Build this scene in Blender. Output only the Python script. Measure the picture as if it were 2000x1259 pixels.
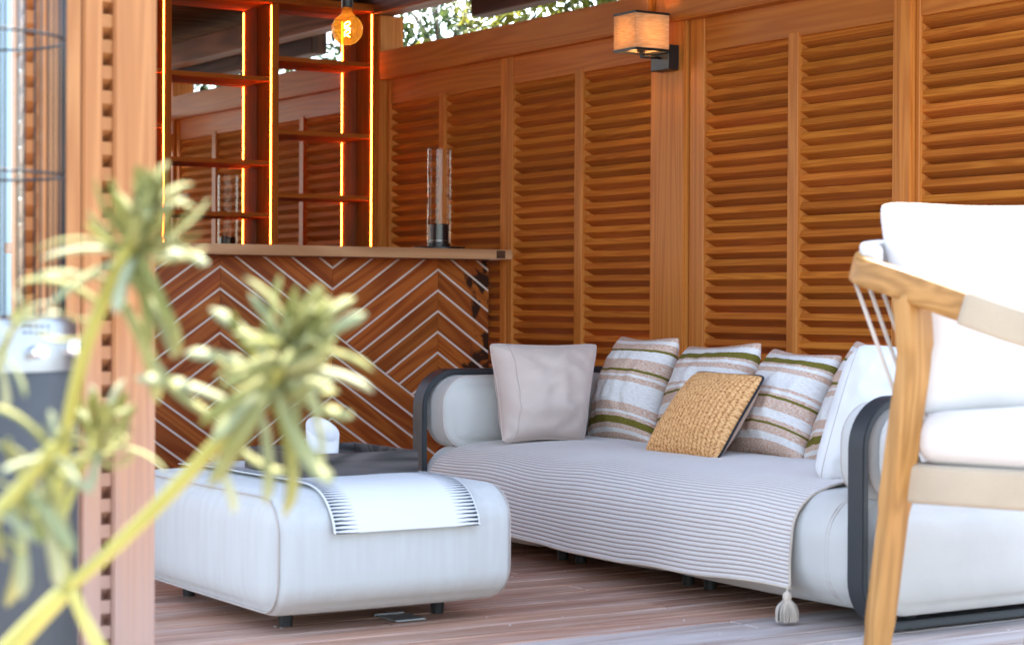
import bpy, bmesh, math, random
from mathutils import Vector, Matrix, Quaternion, noise

# ------------------------------------------------------------------ camera, sky, sun, exposure
scene = bpy.context.scene
for o in list(bpy.data.objects):
    bpy.data.objects.remove(o)
COL = scene.collection
CAM_H = 0.84
YAW = math.atan(2460 / 3889.0)
PITCH = -math.atan(39.5 / 3889.0)
ROLL = math.radians(0.3)
FPX = 3889.0
v0 = Vector((math.sin(YAW), math.cos(YAW), 0)); r0 = Vector((math.cos(YAW), -math.sin(YAW), 0))
FWD = v0 * math.cos(PITCH) + Vector((0, 0, 1)) * math.sin(PITCH)
u0 = r0.cross(FWD)
RGT = r0 * math.cos(ROLL) + u0 * math.sin(ROLL)
UPV = -r0 * math.sin(ROLL) + u0 * math.cos(ROLL)
CPOS = Vector((0, 0, CAM_H))
cam_data = bpy.data.cameras.new("camera")
cam = bpy.data.objects.new("camera", cam_data); COL.objects.link(cam)
cam.matrix_world = Matrix(((RGT.x, UPV.x, -FWD.x, 0), (RGT.y, UPV.y, -FWD.y, 0), (RGT.z, UPV.z, -FWD.z, CAM_H), (0, 0, 0, 1)))
cam_data.sensor_width = 36.0; cam_data.lens = 70.0
cam_data.clip_start = 0.05; cam_data.clip_end = 5000
cam_data.dof.use_dof = True; cam_data.dof.focus_distance = 6.9; cam_data.dof.aperture_fstop = 4.2
scene.camera = cam

SUN_AZ = math.radians(32)      # from +Y towards +X
SUN_EL = math.radians(60)
world = bpy.data.worlds.new("World"); scene.world = world; world.use_nodes = True
wn = world.node_tree.nodes; wl = world.node_tree.links
sky = wn.new("ShaderNodeTexSky"); sky.sky_type = 'NISHITA'; sky.sun_disc = False
sky.sun_elevation = SUN_EL; sky.sun_rotation = SUN_AZ
sky.air_density = 1.0; sky.dust_density = 1.2; sky.ozone_density = 1.0
bg = wn["Background"]; bg.inputs[1].default_value = 0.15
hs = wn.new("ShaderNodeHueSaturation"); hs.inputs['Saturation'].default_value = 0.78
wl.new(sky.outputs[0], hs.inputs['Color']); wl.new(hs.outputs[0], bg.inputs[0])
sun_d = bpy.data.lights.new("sun", 'SUN'); sun_d.energy = 3.0; sun_d.angle = math.radians(0.5); sun_d.color = (1, 0.94, 0.85)
sun = bpy.data.objects.new("sun", sun_d); COL.objects.link(sun)
tosun = Vector((math.sin(SUN_AZ) * math.cos(SUN_EL), math.cos(SUN_AZ) * math.cos(SUN_EL), math.sin(SUN_EL)))
sun.rotation_euler = tosun.to_track_quat('Z', 'Y').to_euler()
sun.location = (6, 12, 12)
vs = scene.view_settings
scene.display_settings.display_device = 'sRGB'
vs.view_transform = 'Standard'; vs.look = 'None'; vs.gamma = 1.0; vs.use_curve_mapping = False
vs.exposure = 2.8
scene.render.engine = 'CYCLES'
cy = scene.cycles
cy.use_denoising = True
cy.max_bounces = 8; cy.diffuse_bounces = 5; cy.glossy_bounces = 4; cy.transmission_bounces = 6; cy.transparent_max_bounces = 8
cy.sample_clamp_indirect = 6.0
cy.caustics_reflective = False; cy.caustics_refractive = False

R = random.Random(7)

def ray(u, v):
    return FWD + RGT * ((u - 1000) / FPX) + UPV * ((629.5 - v) / FPX)
def px(u, v, **k):            # pixel of the photograph -> point on an axis plane
    d = ray(u, v); a, val = list(k.items())[0]; i = 'xyz'.index(a)
    return CPOS + d * ((val - CPOS[i]) / d[i])
def pd(u, v, d):              # pixel at a distance along the view axis
    return CPOS + ray(u, v) * d

# ------------------------------------------------------------------ materials
def new_mat(name):
    m = bpy.data.materials.new(name); m.use_nodes = True
    return m, m.node_tree.nodes, m.node_tree.links, m.node_tree.nodes["Principled BSDF"]

def sset(b, **k):
    for n, v in k.items():
        b.inputs[n.replace('_', ' ')].default_value = v

def plain(name, col, rough=0.6, metal=0.0, **k):
    m, n, l, b = new_mat(name)
    b.inputs['Base Color'].default_value = (*col, 1); b.inputs['Roughness'].default_value = rough
    b.inputs['Metallic'].default_value = metal
    sset(b, **k)
    tc = n.new("ShaderNodeTexCoord"); nz = n.new("ShaderNodeTexNoise")
    nz.inputs['Scale'].default_value = 35; nz.inputs['Detail'].default_value = 4
    l.new(tc.outputs['Object'], nz.inputs['Vector'])
    mr = n.new("ShaderNodeMapRange"); mr.inputs['To Min'].default_value = max(0.02, rough - 0.08); mr.inputs['To Max'].default_value = min(1, rough + 0.12)
    l.new(nz.outputs['Fac'], mr.inputs['Value']); l.new(mr.outputs[0], b.inputs['Roughness'])
    return m

def wood(name, dark, light, axis='y', across=22.0, along=1.3, rough=0.5, vary=0.28, rot=None, bump=0.25, contrast=1.0, stain=None, weather=None, grain=True, low_tint=None):
    m, n, l, b = new_mat(name)
    tc = n.new("ShaderNodeTexCoord"); oi = n.new("ShaderNodeObjectInfo")
    off = n.new("ShaderNodeVectorMath"); off.operation = 'SCALE'; off.inputs[0].default_value = (17.3, 31.7, 23.9)
    l.new(oi.outputs['Random'], off.inputs['Scale'])
    add = n.new("ShaderNodeVectorMath"); add.operation = 'ADD'
    l.new(tc.outputs['Object'], add.inputs[0]); l.new(off.outputs[0], add.inputs[1])
    src = add.outputs[0]
    if rot:
        mrot = n.new("ShaderNodeMapping"); mrot.inputs['Rotation'].default_value = rot
        l.new(src, mrot.inputs['Vector']); src = mrot.outputs[0]
    sc = [across] * 3; sc['xyz'.index(axis)] = along
    mp = n.new("ShaderNodeMapping"); mp.inputs['Scale'].default_value = sc; l.new(src, mp.inputs['Vector'])
    n1 = n.new("ShaderNodeTexNoise"); n1.inputs['Scale'].default_value = 1.0; n1.inputs['Detail'].default_value = 5; n1.inputs['Roughness'].default_value = 0.62; n1.inputs['Distortion'].default_value = 0.8
    l.new(mp.outputs[0], n1.inputs['Vector'])
    # cathedral rings from a distorted wave
    sc2 = [across * 0.30] * 3; sc2['xyz'.index(axis)] = along * 0.42
    mp2 = n.new("ShaderNodeMapping"); mp2.inputs['Scale'].default_value = sc2; l.new(src, mp2.inputs['Vector'])
    wv = n.new("ShaderNodeTexNoise"); wv.inputs['Scale'].default_value = 1.0; wv.inputs['Detail'].default_value = 1.5; l.new(mp2.outputs[0], wv.inputs['Vector'])
    ml = n.new("ShaderNodeMath"); ml.operation = 'MULTIPLY'; ml.inputs[1].default_value = 62.0; l.new(wv.outputs['Fac'], ml.inputs[0])
    sn = n.new("ShaderNodeMath"); sn.operation = 'SINE'; l.new(ml.outputs[0], sn.inputs[0])
    mrr = n.new("ShaderNodeMapRange"); mrr.inputs['From Min'].default_value = -1; mrr.inputs['To Min'].default_value = 0.0; mrr.inputs['To Max'].default_value = 1.0
    l.new(sn.outputs[0], mrr.inputs['Value'])
    mixf = n.new("ShaderNodeMix"); mixf.data_type = 'FLOAT'; mixf.inputs['Factor'].default_value = 0.36 if grain else 0.1
    l.new(n1.outputs['Fac'], mixf.inputs['A']); l.new(mrr.outputs[0], mixf.inputs['B'])
    ramp = n.new("ShaderNodeValToRGB")
    e = ramp.color_ramp.elements
    c = 0.22 * contrast
    e[0].position = 0.5 - c; e[0].color = (*dark, 1); e[1].position = 0.5 + c * 0.8; e[1].color = (*light, 1)
    l.new(mixf.outputs['Result'], ramp.inputs['Fac'])
    # piece to piece variation
    hsv = n.new("ShaderNodeHueSaturation")
    mv = n.new("ShaderNodeMapRange"); mv.inputs['To Min'].default_value = 1 - vary; mv.inputs['To Max'].default_value = 1 + vary
    l.new(oi.outputs['Random'], mv.inputs['Value']); l.new(mv.outputs[0], hsv.inputs['Value'])
    mh = n.new("ShaderNodeMath"); mh.operation = 'MULTIPLY'; mh.inputs[1].default_value = 7.31; l.new(oi.outputs['Random'], mh.inputs[0])
    fr = n.new("ShaderNodeMath"); fr.operation = 'FRACT'; l.new(mh.outputs[0], fr.inputs[0])
    mh2 = n.new("ShaderNodeMapRange"); mh2.inputs['To Min'].default_value = 0.5 - 0.006 * min(1, vary * 4); mh2.inputs['To Max'].default_value = 0.5 + 0.006 * min(1, vary * 4)
    l.new(fr.outputs[0], mh2.inputs['Value']); l.new(mh2.outputs[0], hsv.inputs['Hue'])
    b.inputs['Specular IOR Level'].default_value = 0.3
    l.new(ramp.outputs[0], hsv.inputs['Color'])
    col = hsv.outputs[0]
    geo = n.new("ShaderNodeNewGeometry")
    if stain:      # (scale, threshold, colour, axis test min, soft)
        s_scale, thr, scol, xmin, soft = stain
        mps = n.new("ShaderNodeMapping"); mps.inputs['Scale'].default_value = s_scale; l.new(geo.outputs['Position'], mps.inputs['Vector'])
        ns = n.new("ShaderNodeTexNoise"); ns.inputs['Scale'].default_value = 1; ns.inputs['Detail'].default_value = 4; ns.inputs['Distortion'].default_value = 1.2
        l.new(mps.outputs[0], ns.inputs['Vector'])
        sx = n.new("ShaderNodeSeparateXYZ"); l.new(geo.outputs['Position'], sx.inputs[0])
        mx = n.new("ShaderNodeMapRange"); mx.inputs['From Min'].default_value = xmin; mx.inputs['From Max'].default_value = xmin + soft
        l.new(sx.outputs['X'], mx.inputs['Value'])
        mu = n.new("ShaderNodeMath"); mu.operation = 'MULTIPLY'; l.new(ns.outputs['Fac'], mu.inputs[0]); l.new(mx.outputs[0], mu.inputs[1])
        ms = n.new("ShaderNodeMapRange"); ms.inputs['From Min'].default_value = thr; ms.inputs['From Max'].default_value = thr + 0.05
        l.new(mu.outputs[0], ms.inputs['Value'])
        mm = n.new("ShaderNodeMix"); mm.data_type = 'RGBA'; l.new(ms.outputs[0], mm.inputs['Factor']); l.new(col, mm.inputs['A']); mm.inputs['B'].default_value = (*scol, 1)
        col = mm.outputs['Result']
    if weather:    # grey, rain-washed patches over the boards
        wcol, thr, scl = weather
        nw = n.new("ShaderNodeTexNoise"); nw.inputs['Scale'].default_value = 1.0; nw.inputs['Detail'].default_value = 5; nw.inputs['Roughness'].default_value = 0.6
        mpw = n.new("ShaderNodeMapping"); mpw.inputs['Scale'].default_value = scl; l.new(geo.outputs['Position'], mpw.inputs['Vector']); l.new(mpw.outputs[0], nw.inputs['Vector'])
        mw = n.new("ShaderNodeMapRange"); mw.inputs['From Min'].default_value = thr; mw.inputs['From Max'].default_value = thr + 0.22; mw.inputs['To Max'].default_value = 0.85
        l.new(nw.outputs['Fac'], mw.inputs['Value'])
        mm2 = n.new("ShaderNodeMix"); mm2.data_type = 'RGBA'; l.new(mw.outputs[0], mm2.inputs['Factor']); l.new(col, mm2.inputs['A']); mm2.inputs['B'].default_value = (*wcol, 1)
        col = mm2.outputs['Result']
    if low_tint:       # paler tint growing towards the ground
        fcol, z0, z1 = low_tint
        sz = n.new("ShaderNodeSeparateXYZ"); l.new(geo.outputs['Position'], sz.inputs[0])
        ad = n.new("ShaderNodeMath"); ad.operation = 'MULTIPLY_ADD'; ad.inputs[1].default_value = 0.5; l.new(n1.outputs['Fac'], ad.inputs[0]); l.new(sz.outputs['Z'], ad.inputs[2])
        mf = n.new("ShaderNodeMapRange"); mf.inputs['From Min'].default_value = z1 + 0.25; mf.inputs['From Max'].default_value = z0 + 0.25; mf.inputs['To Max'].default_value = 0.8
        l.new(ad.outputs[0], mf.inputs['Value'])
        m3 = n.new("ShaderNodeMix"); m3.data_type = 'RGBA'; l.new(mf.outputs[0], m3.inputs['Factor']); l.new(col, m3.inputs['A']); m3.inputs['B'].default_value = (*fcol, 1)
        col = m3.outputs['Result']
    l.new(col, b.inputs['Base Color'])
    mrg = n.new("ShaderNodeMapRange"); mrg.inputs['To Min'].default_value = rough - 0.1; mrg.inputs['To Max'].default_value = rough + 0.15
    l.new(n1.outputs['Fac'], mrg.inputs['Value']); l.new(mrg.outputs[0], b.inputs['Roughness'])
    bp = n.new("ShaderNodeBump"); bp.inputs['Strength'].default_value = bump; bp.inputs['Distance'].default_value = 0.002
    l.new(mixf.outputs['Result'], bp.inputs['Height']); l.new(bp.outputs[0], b.inputs['Normal'])
    return m

def fabric(name, col, col2=None, weave=900.0, bump=0.35, rough=0.9, mott=0.06, streak=False, sheen=0.25):
    m, n, l, b = new_mat(name)
    tc = n.new("ShaderNodeTexCoord")
    nz = n.new("ShaderNodeTexNoise"); nz.inputs['Scale'].default_value = 7; nz.inputs['Detail'].default_value = 6
    if streak:
        mp = n.new("ShaderNodeMapping"); mp.inputs['Scale'].default_value = (6, 6, 0.5); l.new(tc.outputs['Object'], mp.inputs['Vector']); l.new(mp.outputs[0], nz.inputs['Vector'])
    else:
        l.new(tc.outputs['Object'], nz.inputs['Vector'])
    mx = n.new("ShaderNodeMix"); mx.data_type = 'RGBA'
    c2 = col2 or tuple(c * (1 - mott * 2.2) for c in col)
    mx.inputs['A'].default_value = (*c2, 1); mx.inputs['B'].default_value = (*col, 1)
    mr = n.new("ShaderNodeMapRange"); mr.inputs['From Min'].default_value = 0.35; mr.inputs['From Max'].default_value = 0.62
    l.new(nz.outputs['Fac'], mr.inputs['Value']); l.new(mr.outputs[0], mx.inputs['Factor'])
    n2 = n.new("ShaderNodeTexNoise"); n2.inputs['Scale'].default_value = weave; n2.inputs['Detail'].default_value = 2
    l.new(tc.outputs['Object'], n2.inputs['Vector'])
    mm = n.new("ShaderNodeMix"); mm.data_type = 'RGBA'; mm.blend_type = 'MULTIPLY'; mm.inputs['Factor'].default_value = 0.22
    l.new(mx.outputs['Result'], mm.inputs['A']); l.new(n2.outputs['Color'], mm.inputs['B'])
    rg = n.new("ShaderNodeMapRange"); rg.inputs['From Min'].default_value = 0.3; rg.inputs['From Max'].default_value = 0.7; rg.inputs['To Min'].default_value = 0.6; rg.inputs['To Max'].default_value = 1.0
    l.new(n2.outputs['Fac'], rg.inputs['Value']); l.new(rg.outputs[0], mm.inputs['B'])
    l.new(mm.outputs['Result'], b.inputs['Base Color'])
    b.inputs['Roughness'].default_value = rough
    b.inputs['Sheen Weight'].default_value = sheen; b.inputs['Sheen Roughness'].default_value = 0.5
    b.inputs['Specular IOR Level'].default_value = 0.2
    n3 = n.new("ShaderNodeTexNoise"); n3.inputs['Scale'].default_value = 14; n3.inputs['Detail'].default_value = 3
    l.new(tc.outputs['Object'], n3.inputs['Vector'])
    b1 = n.new("ShaderNodeBump"); b1.inputs['Strength'].default_value = bump * 0.5; b1.inputs['Distance'].default_value = 0.006; l.new(n3.outputs['Fac'], b1.inputs['Height'])
    b2 = n.new("ShaderNodeBump"); b2.inputs['Strength'].default_value = bump; b2.inputs['Distance'].default_value = 0.0008
    l.new(n2.outputs['Fac'], b2.inputs['Height']); l.new(b1.outputs[0], b2.inputs['Normal']); l.new(b2.outputs[0], b.inputs['Normal'])
    return m

def emit(name, col, s):
    m, n, l, b = new_mat(name)
    b.inputs['Base Color'].default_value = (*col, 1); b.inputs['Emission Color'].default_value = (*col, 1); b.inputs['Emission Strength'].default_value = s
    return m

def glass(name, col=(1, 1, 1), glow=0.0):
    m, n, l, b = new_mat(name)
    out = n["Material Output"]
    tr = n.new("ShaderNodeBsdfTransparent"); tr.inputs[0].default_value = (*col, 1)
    gl = n.new("ShaderNodeBsdfGlossy"); gl.inputs['Roughness'].default_value = 0.02
    lw = n.new("ShaderNodeLayerWeight"); fr = n.new("ShaderNodeMath"); fr.operation = 'POWER'; fr.inputs[1].default_value = 4.0; l.new(lw.outputs['Facing'], fr.inputs[0])
    fa = n.new("ShaderNodeMath"); fa.operation = 'MULTIPLY_ADD'; fa.inputs[1].default_value = 0.6; fa.inputs[2].default_value = 0.022; l.new(fr.outputs[0], fa.inputs[0]); fr = fa
    mx = n.new("ShaderNodeMixShader"); l.new(fr.outputs[0], mx.inputs[0]); l.new(tr.outputs[0], mx.inputs[1]); l.new(gl.outputs[0], mx.inputs[2])
    if glow:
        tl = n.new("ShaderNodeBsdfTranslucent"); tl.inputs[0].default_value = (*col, 1); m2 = n.new("ShaderNodeMixShader"); m2.inputs[0].default_value = glow
        l.new(mx.outputs[0], m2.inputs[1]); l.new(tl.outputs[0], m2.inputs[2]); l.new(m2.outputs[0], out.inputs[0])
    else:
        l.new(mx.outputs[0], out.inputs[0])
    return m

def leafmat(name, a, b_, trans=0.35, rough=0.45):
    m, n, l, b = new_mat(name)
    b.inputs['Specular IOR Level'].default_value = 0.2
    tc = n.new("ShaderNodeTexCoord"); oi = n.new("ShaderNodeObjectInfo"); geo = n.new("ShaderNodeNewGeometry")
    nz = n.new("ShaderNodeTexNoise"); nz.inputs['Scale'].default_value = 9; nz.inputs['Detail'].default_value = 3; l.new(geo.outputs['Position'], nz.inputs['Vector'])
    ad = n.new("ShaderNodeMath"); ad.operation = 'ADD'; l.new(nz.outputs['Fac'], ad.inputs[0])
    rm = n.new("ShaderNodeMapRange"); rm.inputs['To Min'].default_value = -0.2; rm.inputs['To Max'].default_value = 0.2; l.new(geo.outputs['Random Per Island'], rm.inputs['Value'])
    ad2 = n.new("ShaderNodeMath"); ad2.operation = 'ADD'; l.new(rm.outputs[0], ad2.inputs[0])
    rm2 = n.new("ShaderNodeMapRange"); rm2.inputs['To Min'].default_value = -0.2; rm2.inputs['To Max'].default_value = 0.2; l.new(oi.outputs['Random'], rm2.inputs['Value'])
    l.new(rm2.outputs[0], ad2.inputs[1]); l.new(ad2.outputs[0], ad.inputs[1])
    rp = n.new("ShaderNodeValToRGB"); rp.color_ramp.elements[0].position = 0.25; rp.color_ramp.elements[1].position = 0.8
    rp.color_ramp.elements[0].color = (*a, 1); rp.color_ramp.elements[1].color = (*b_, 1); l.new(ad.outputs[0], rp.inputs['Fac'])
    l.new(rp.outputs[0], b.inputs['Base Color']); b.inputs['Roughness'].default_value = rough
    out = n["Material Output"]; tl = n.new("ShaderNodeBsdfTranslucent"); mx = n.new("ShaderNodeMixShader"); mx.inputs[0].default_value = trans
    l.new(rp.outputs[0], tl.inputs[0]); l.new(b.outputs[0], mx.inputs[1]); l.new(tl.outputs[0], mx.inputs[2]); l.new(mx.outputs[0], out.inputs[0])
    return m

CD, CL = (0.38, 0.092, 0.011), (0.62, 0.22, 0.036)      # cedar
M = {}
M['slat'] = wood('cedar_slat', CD, CL, 'y', 85, 1.8, 0.65, 0.14, contrast=2.0, bump=0.12)
M['slat'].node_tree.nodes['Principled BSDF'].inputs['Specular IOR Level'].default_value = 0.08
M['cedar_y'] = wood('cedar_along_wall', (0.44, 0.12, 0.016), (0.61, 0.22, 0.038), 'y', 34, 1.1, 0.45, 0.08, contrast=1.6)
M['cedar_z'] = wood('cedar_upright', (0.48, 0.14, 0.019), (0.66, 0.25, 0.048), 'z', 40, 1.0, 0.45, 0.08, contrast=1.6)
M['cedar_x'] = wood('cedar_across', (0.36, 0.095, 0.018), (0.52, 0.18, 0.042), 'x', 34, 1.1, 0.45, 0.08, contrast=1.6)
M['shelf_z'] = wood('shelf_cedar_upright', (0.36, 0.085, 0.010), (0.50, 0.145, 0.022), 'z', 40, 1.0, 0.78, 0.06, contrast=1.6, bump=0.1)
M['shelf_x'] = wood('shelf_cedar_board', (0.32, 0.075, 0.009), (0.46, 0.13, 0.02), 'x', 40, 1.0, 0.78, 0.06, contrast=1.6, bump=0.1)
for k_ in ('shelf_z', 'shelf_x'): M[k_].node_tree.nodes['Principled BSDF'].inputs['Specular IOR Level'].default_value = 0.12
M['post_z'] = wood('post_paler_below', (0.36, 0.135, 0.040), (0.50, 0.22, 0.075), 'z', 50, 0.9, 0.5, 0.06, contrast=1.5, low_tint=((0.47, 0.32, 0.265), 0.2, 0.85))
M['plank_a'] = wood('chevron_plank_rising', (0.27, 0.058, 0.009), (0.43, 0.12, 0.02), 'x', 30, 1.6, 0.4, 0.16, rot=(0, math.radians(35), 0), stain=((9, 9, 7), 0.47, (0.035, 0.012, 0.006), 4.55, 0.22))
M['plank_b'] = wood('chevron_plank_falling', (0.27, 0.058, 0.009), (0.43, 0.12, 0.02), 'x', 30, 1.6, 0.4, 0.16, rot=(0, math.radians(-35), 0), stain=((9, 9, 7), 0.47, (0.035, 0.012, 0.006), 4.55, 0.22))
M['counter'] = wood('counter_oak', (0.40, 0.20, 0.095), (0.58, 0.33, 0.175), 'x', 14, 1.2, 0.32, 0.06)
M['inlay'] = plain('inlay_strip', (0.78, 0.66, 0.58), 0.6)
M['deck'] = wood('deck_board', (0.29, 0.135, 0.085), (0.55, 0.32, 0.22), 'x', 42, 1.0, 0.5, 0.16, weather=((0.56, 0.41, 0.34), 0.48, (1.6, 14, 1)), contrast=1.3)
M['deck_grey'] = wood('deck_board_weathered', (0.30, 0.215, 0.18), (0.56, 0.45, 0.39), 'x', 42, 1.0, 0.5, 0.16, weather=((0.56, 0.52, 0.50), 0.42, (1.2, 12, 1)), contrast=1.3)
M['reed'] = wood('reed_mat', (0.06, 0.028, 0.012), (0.14, 0.066, 0.03), 'x', 30, 1.5, 0.6, 0.1)
M['dark_beam'] = wood('dark_rafter', (0.05, 0.022, 0.012), (0.10, 0.045, 0.024), 'y', 16, 1.0, 0.55, 0.1)
M['rafter'] = wood('roof_rafter', (0.16, 0.065, 0.025), (0.30, 0.13, 0.055), 'y', 14, 0.9, 0.5, 0.1)
M['teak'] = wood('teak', (0.25, 0.115, 0.028), (0.42, 0.21, 0.062), 'z', 40, 1.6, 0.42, 0.05, contrast=1.5)
M['teak_y'] = wood('teak_rail', (0.25, 0.115, 0.028), (0.42, 0.21, 0.062), 'y', 40, 2.0, 0.42, 0.04, contrast=1.4)
M['tray'] = wood('smoked_oak', (0.022, 0.019, 0.018), (0.085, 0.07, 0.066), 'x', 26, 3.0, 0.5, 0.1)
M['white'] = fabric('offwhite_upholstery', (0.57, 0.55, 0.51), mott=0.03)
M['white_side'] = fabric('offwhite_upholstery_streaked', (0.535, 0.54, 0.51), (0.505, 0.50, 0.472), streak=True)
M['beige'] = fabric('beige_linen', (0.60, 0.485, 0.42), mott=0.04)
M['pillow_white'] = fabric('white_cotton', (0.76, 0.75, 0.74), mott=0.02)
M['chair_white'] = fabric('chair_canvas', (0.68, 0.665, 0.645), mott=0.015)
M['chair_pad'] = fabric('seat_canvas', (0.60, 0.555, 0.51), mott=0.015)
M['cloth'] = fabric('runner_cotton', (0.80, 0.80, 0.78), mott=0.02)
M['black_yarn'] = fabric('black_yarn', (0.03, 0.032, 0.036), mott=0.1, sheen=0.1)
M['thread'] = fabric('seam_thread', (0.50, 0.43, 0.38), mott=0.05)
M['rope'] = fabric('woven_rope', (0.42, 0.34, 0.24), (0.38, 0.305, 0.215), weave=400, bump=0.6)
M['cord_light'] = fabric('pale_cord', (0.62, 0.52, 0.42), mott=0.1)
M['metal_band'] = plain('charcoal_powder_coat', (0.024, 0.027, 0.030), 0.5)
M['black_metal'] = plain('black_metal', (0.012, 0.012, 0.013), 0.35)
M['heater_black'] = plain('heater_dark_steel', (0.03, 0.033, 0.036), 0.5)
M['rubber'] = plain('black_foot', (0.01, 0.01, 0.01), 0.6)
M['steel'] = plain('brushed_steel', (0.32, 0.33, 0.34), 0.34, 1.0)
M['chrome'] = plain('chrome', (0.8, 0.8, 0.8), 0.08, 1.0)
M['mirror'] = plain('mirror_silver', (0.90, 0.88, 0.85), 0.01, 1.0)
for nd in M['mirror'].node_tree.nodes:
    if nd.type == 'MAP_RANGE': nd.inputs['To Min'].default_value = 0.0; nd.inputs['To Max'].default_value = 0.012
M['led'] = emit('led_strip', (1.0, 0.15, 0.014), 12.0)
M['filament'] = emit('filament', (1.0, 0.55, 0.16), 25.0)
M['amber'] = glass('amber_glass', (1.0, 0.62, 0.16), glow=0.10)
M['clear'] = glass('clear_glass', (0.95, 0.96, 0.96))
M['wax'] = plain('white_ceramic', (0.66, 0.64, 0.62), 0.35)
M['outlet'] = plain('outlet_steel', (0.45, 0.5, 0.52), 0.35, 0.8)
M['gravel'] = fabric('grey_paving', (0.13, 0.125, 0.11), (0.09, 0.09, 0.075), weave=60, bump=0.6)

# ------------------------------------------------------------------ mesh helpers
def tag(o, label=None, cat=None, group=None, kind=None):
    if label: o['label'] = label
    if cat: o['category'] = cat
    if group: o['group'] = group
    if kind: o['kind'] = kind
    return o

def empty(name, loc=(0, 0, 0)):
    o = bpy.data.objects.new(name, None); o.location = loc; o.empty_display_size = 0.1
    COL.objects.link(o); return o

def thing(name, loc, label, cat, group=None):
    return tag(empty(name, loc), label, cat, group)

def link(name, me, mat=None, parent=None, loc=None):
    if mat is not None and len(me.materials) == 0:
        me.materials.append(mat)
    o = bpy.data.objects.new(name, me); COL.objects.link(o)
    if loc is not None: o.location = loc
    if parent is not None:
        pl = Matrix.Identity(4); q = parent
        o.parent = parent
        w = parent_world(parent)
        o.matrix_parent_inverse = w.inverted()
    return o

def parent_world(p):
    m = p.matrix_basis.copy()
    while p.parent is not None:
        m = p.parent.matrix_basis @ p.matrix_parent_inverse @ m if False else (parent_world(p.parent) @ p.matrix_parent_inverse @ m)
        return m
    return m

def mk(name, verts, faces, mat, parent=None, smooth=False, loc=None):
    me = bpy.data.meshes.new(name)
    me.from_pydata([tuple(v) for v in verts], [], faces)
    me.update()
    if smooth:
        for p in me.polygons: p.use_smooth = True
    return link(name, me, mat, parent, loc)

def bm_mesh(bm, name, smooth=False):
    me = bpy.data.meshes.new(name); bm.normal_update(); bm.to_mesh(me); bm.free()
    if smooth:
        for p in me.polygons: p.use_smooth = True
    return me

def box_mesh(name, lo, hi, bevel=0.003, seg=1):
    bm = bmesh.new()
    bmesh.ops.create_cube(bm, size=1)
    c = [(a + b) / 2 for a, b in zip(lo, hi)]; s = [abs(b - a) for a, b in zip(lo, hi)]
    for v in bm.verts:
        v.co = Vector((c[0] + v.co.x * s[0], c[1] + v.co.y * s[1], c[2] + v.co.z * s[2]))
    if bevel:
        bmesh.ops.bevel(bm, geom=list(bm.edges), offset=min(bevel, min(s) * 0.45), segments=seg, affect='EDGES', clamp_overlap=True)
    return bm_mesh(bm, name)

def box(name, lo, hi, mat, parent=None, bevel=0.003, seg=1):
    return link(name, box_mesh(name, lo, hi, bevel, seg), mat, parent)

def rbox_mesh(name, lo, hi, r, n=10, bulge=(0, 0, 0), wrinkle=0.0, wscale=9.0):
    """cushion: rounded box with crowned faces"""
    lo, hi = Vector(lo), Vector(hi); c = (lo + hi) / 2; h = (hi - lo) / 2
    if not hasattr(r, '__len__'): r = (r, r, r)
    r = [min(r[i], h[i] * 0.999) for i in range(3)]
    def coords(i):
        a = []
        k = 6
        for j in range(k + 1): a.append(-h[i] + r[i] * (1 - math.cos(j / k * math.pi / 2)) if False else -h[i] + r[i] * j / k)
        m = max(2, int(n * (2 * h[i] - 2 * r[i]) / 0.3))
        for j in range(1, m): a.append(-h[i] + r[i] + (2 * h[i] - 2 * r[i]) * j / m)
        for j in range(k + 1): a.append(h[i] - r[i] + r[i] * j / k)
        return a
    C3 = [coords(i) for i in range(3)]
    verts = {}; vl = []; faces = []
    def vert(p):
        key = tuple(round(x, 6) for x in p)
        if key in verts: return verts[key]
        q = [max(-(h[i] - r[i]), min(h[i] - r[i], p[i])) for i in range(3)]
        d = [(p[i] - q[i]) / r[i] if r[i] > 1e-9 else 0 for i in range(3)]
        m = max(abs(x) for x in d); L = math.sqrt(sum(x * x for x in d))
        out = list(p)
        if L > 1e-9:
            nz = sum(1 for x in d if abs(x) > 1e-6)
            e = [x / L for x in d]
            out = [q[i] + e[i] * r[i] * m for i in range(3)] if nz > 1 else list(p)
        f = [max(0.0, 1 - (p[i] / h[i]) ** 2) for i in range(3)]
        for i in range(3):
            if bulge[i]:
                j, k2 = [x for x in range(3) if x != i]
                out[i] += (p[i] / h[i]) * bulge[i] * (f[j] * f[k2]) ** 0.6
        P = Vector(out) + c
        if wrinkle:
            P += noise.noise_vector(P * wscale) * wrinkle
        verts[key] = len(vl); vl.append(P); return verts[key]
    for i in range(3):
        j, k2 = (i + 1) % 3, (i + 2) % 3
        for s in (-1, 1):
            A, B = C3[j], C3[k2]
            for a in range(len(A) - 1):
                for b in range(len(B) - 1):
                    quad = []
                    for (aa, bb) in ((a, b), (a + 1, b), (a + 1, b + 1), (a, b + 1)):
                        p = [0, 0, 0]; p[i] = s * h[i]; p[j] = A[aa]; p[k2] = B[bb]; quad.append(vert(p))
                    if len(set(quad)) < 3: continue
                    q = []
                    for x in quad:
                        if x not in q: q.append(x)
                    faces.append(q if s > 0 else q[::-1])
    me = bpy.data.meshes.new(name); me.from_pydata([tuple(v) for v in vl], [], faces); me.update()
    for p in me.polygons: p.use_smooth = True
    return me

def rbox(name, lo, hi, r, mat, parent=None, **k):
    return link(name, rbox_mesh(name, lo, hi, r, **k), mat, parent)

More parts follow.
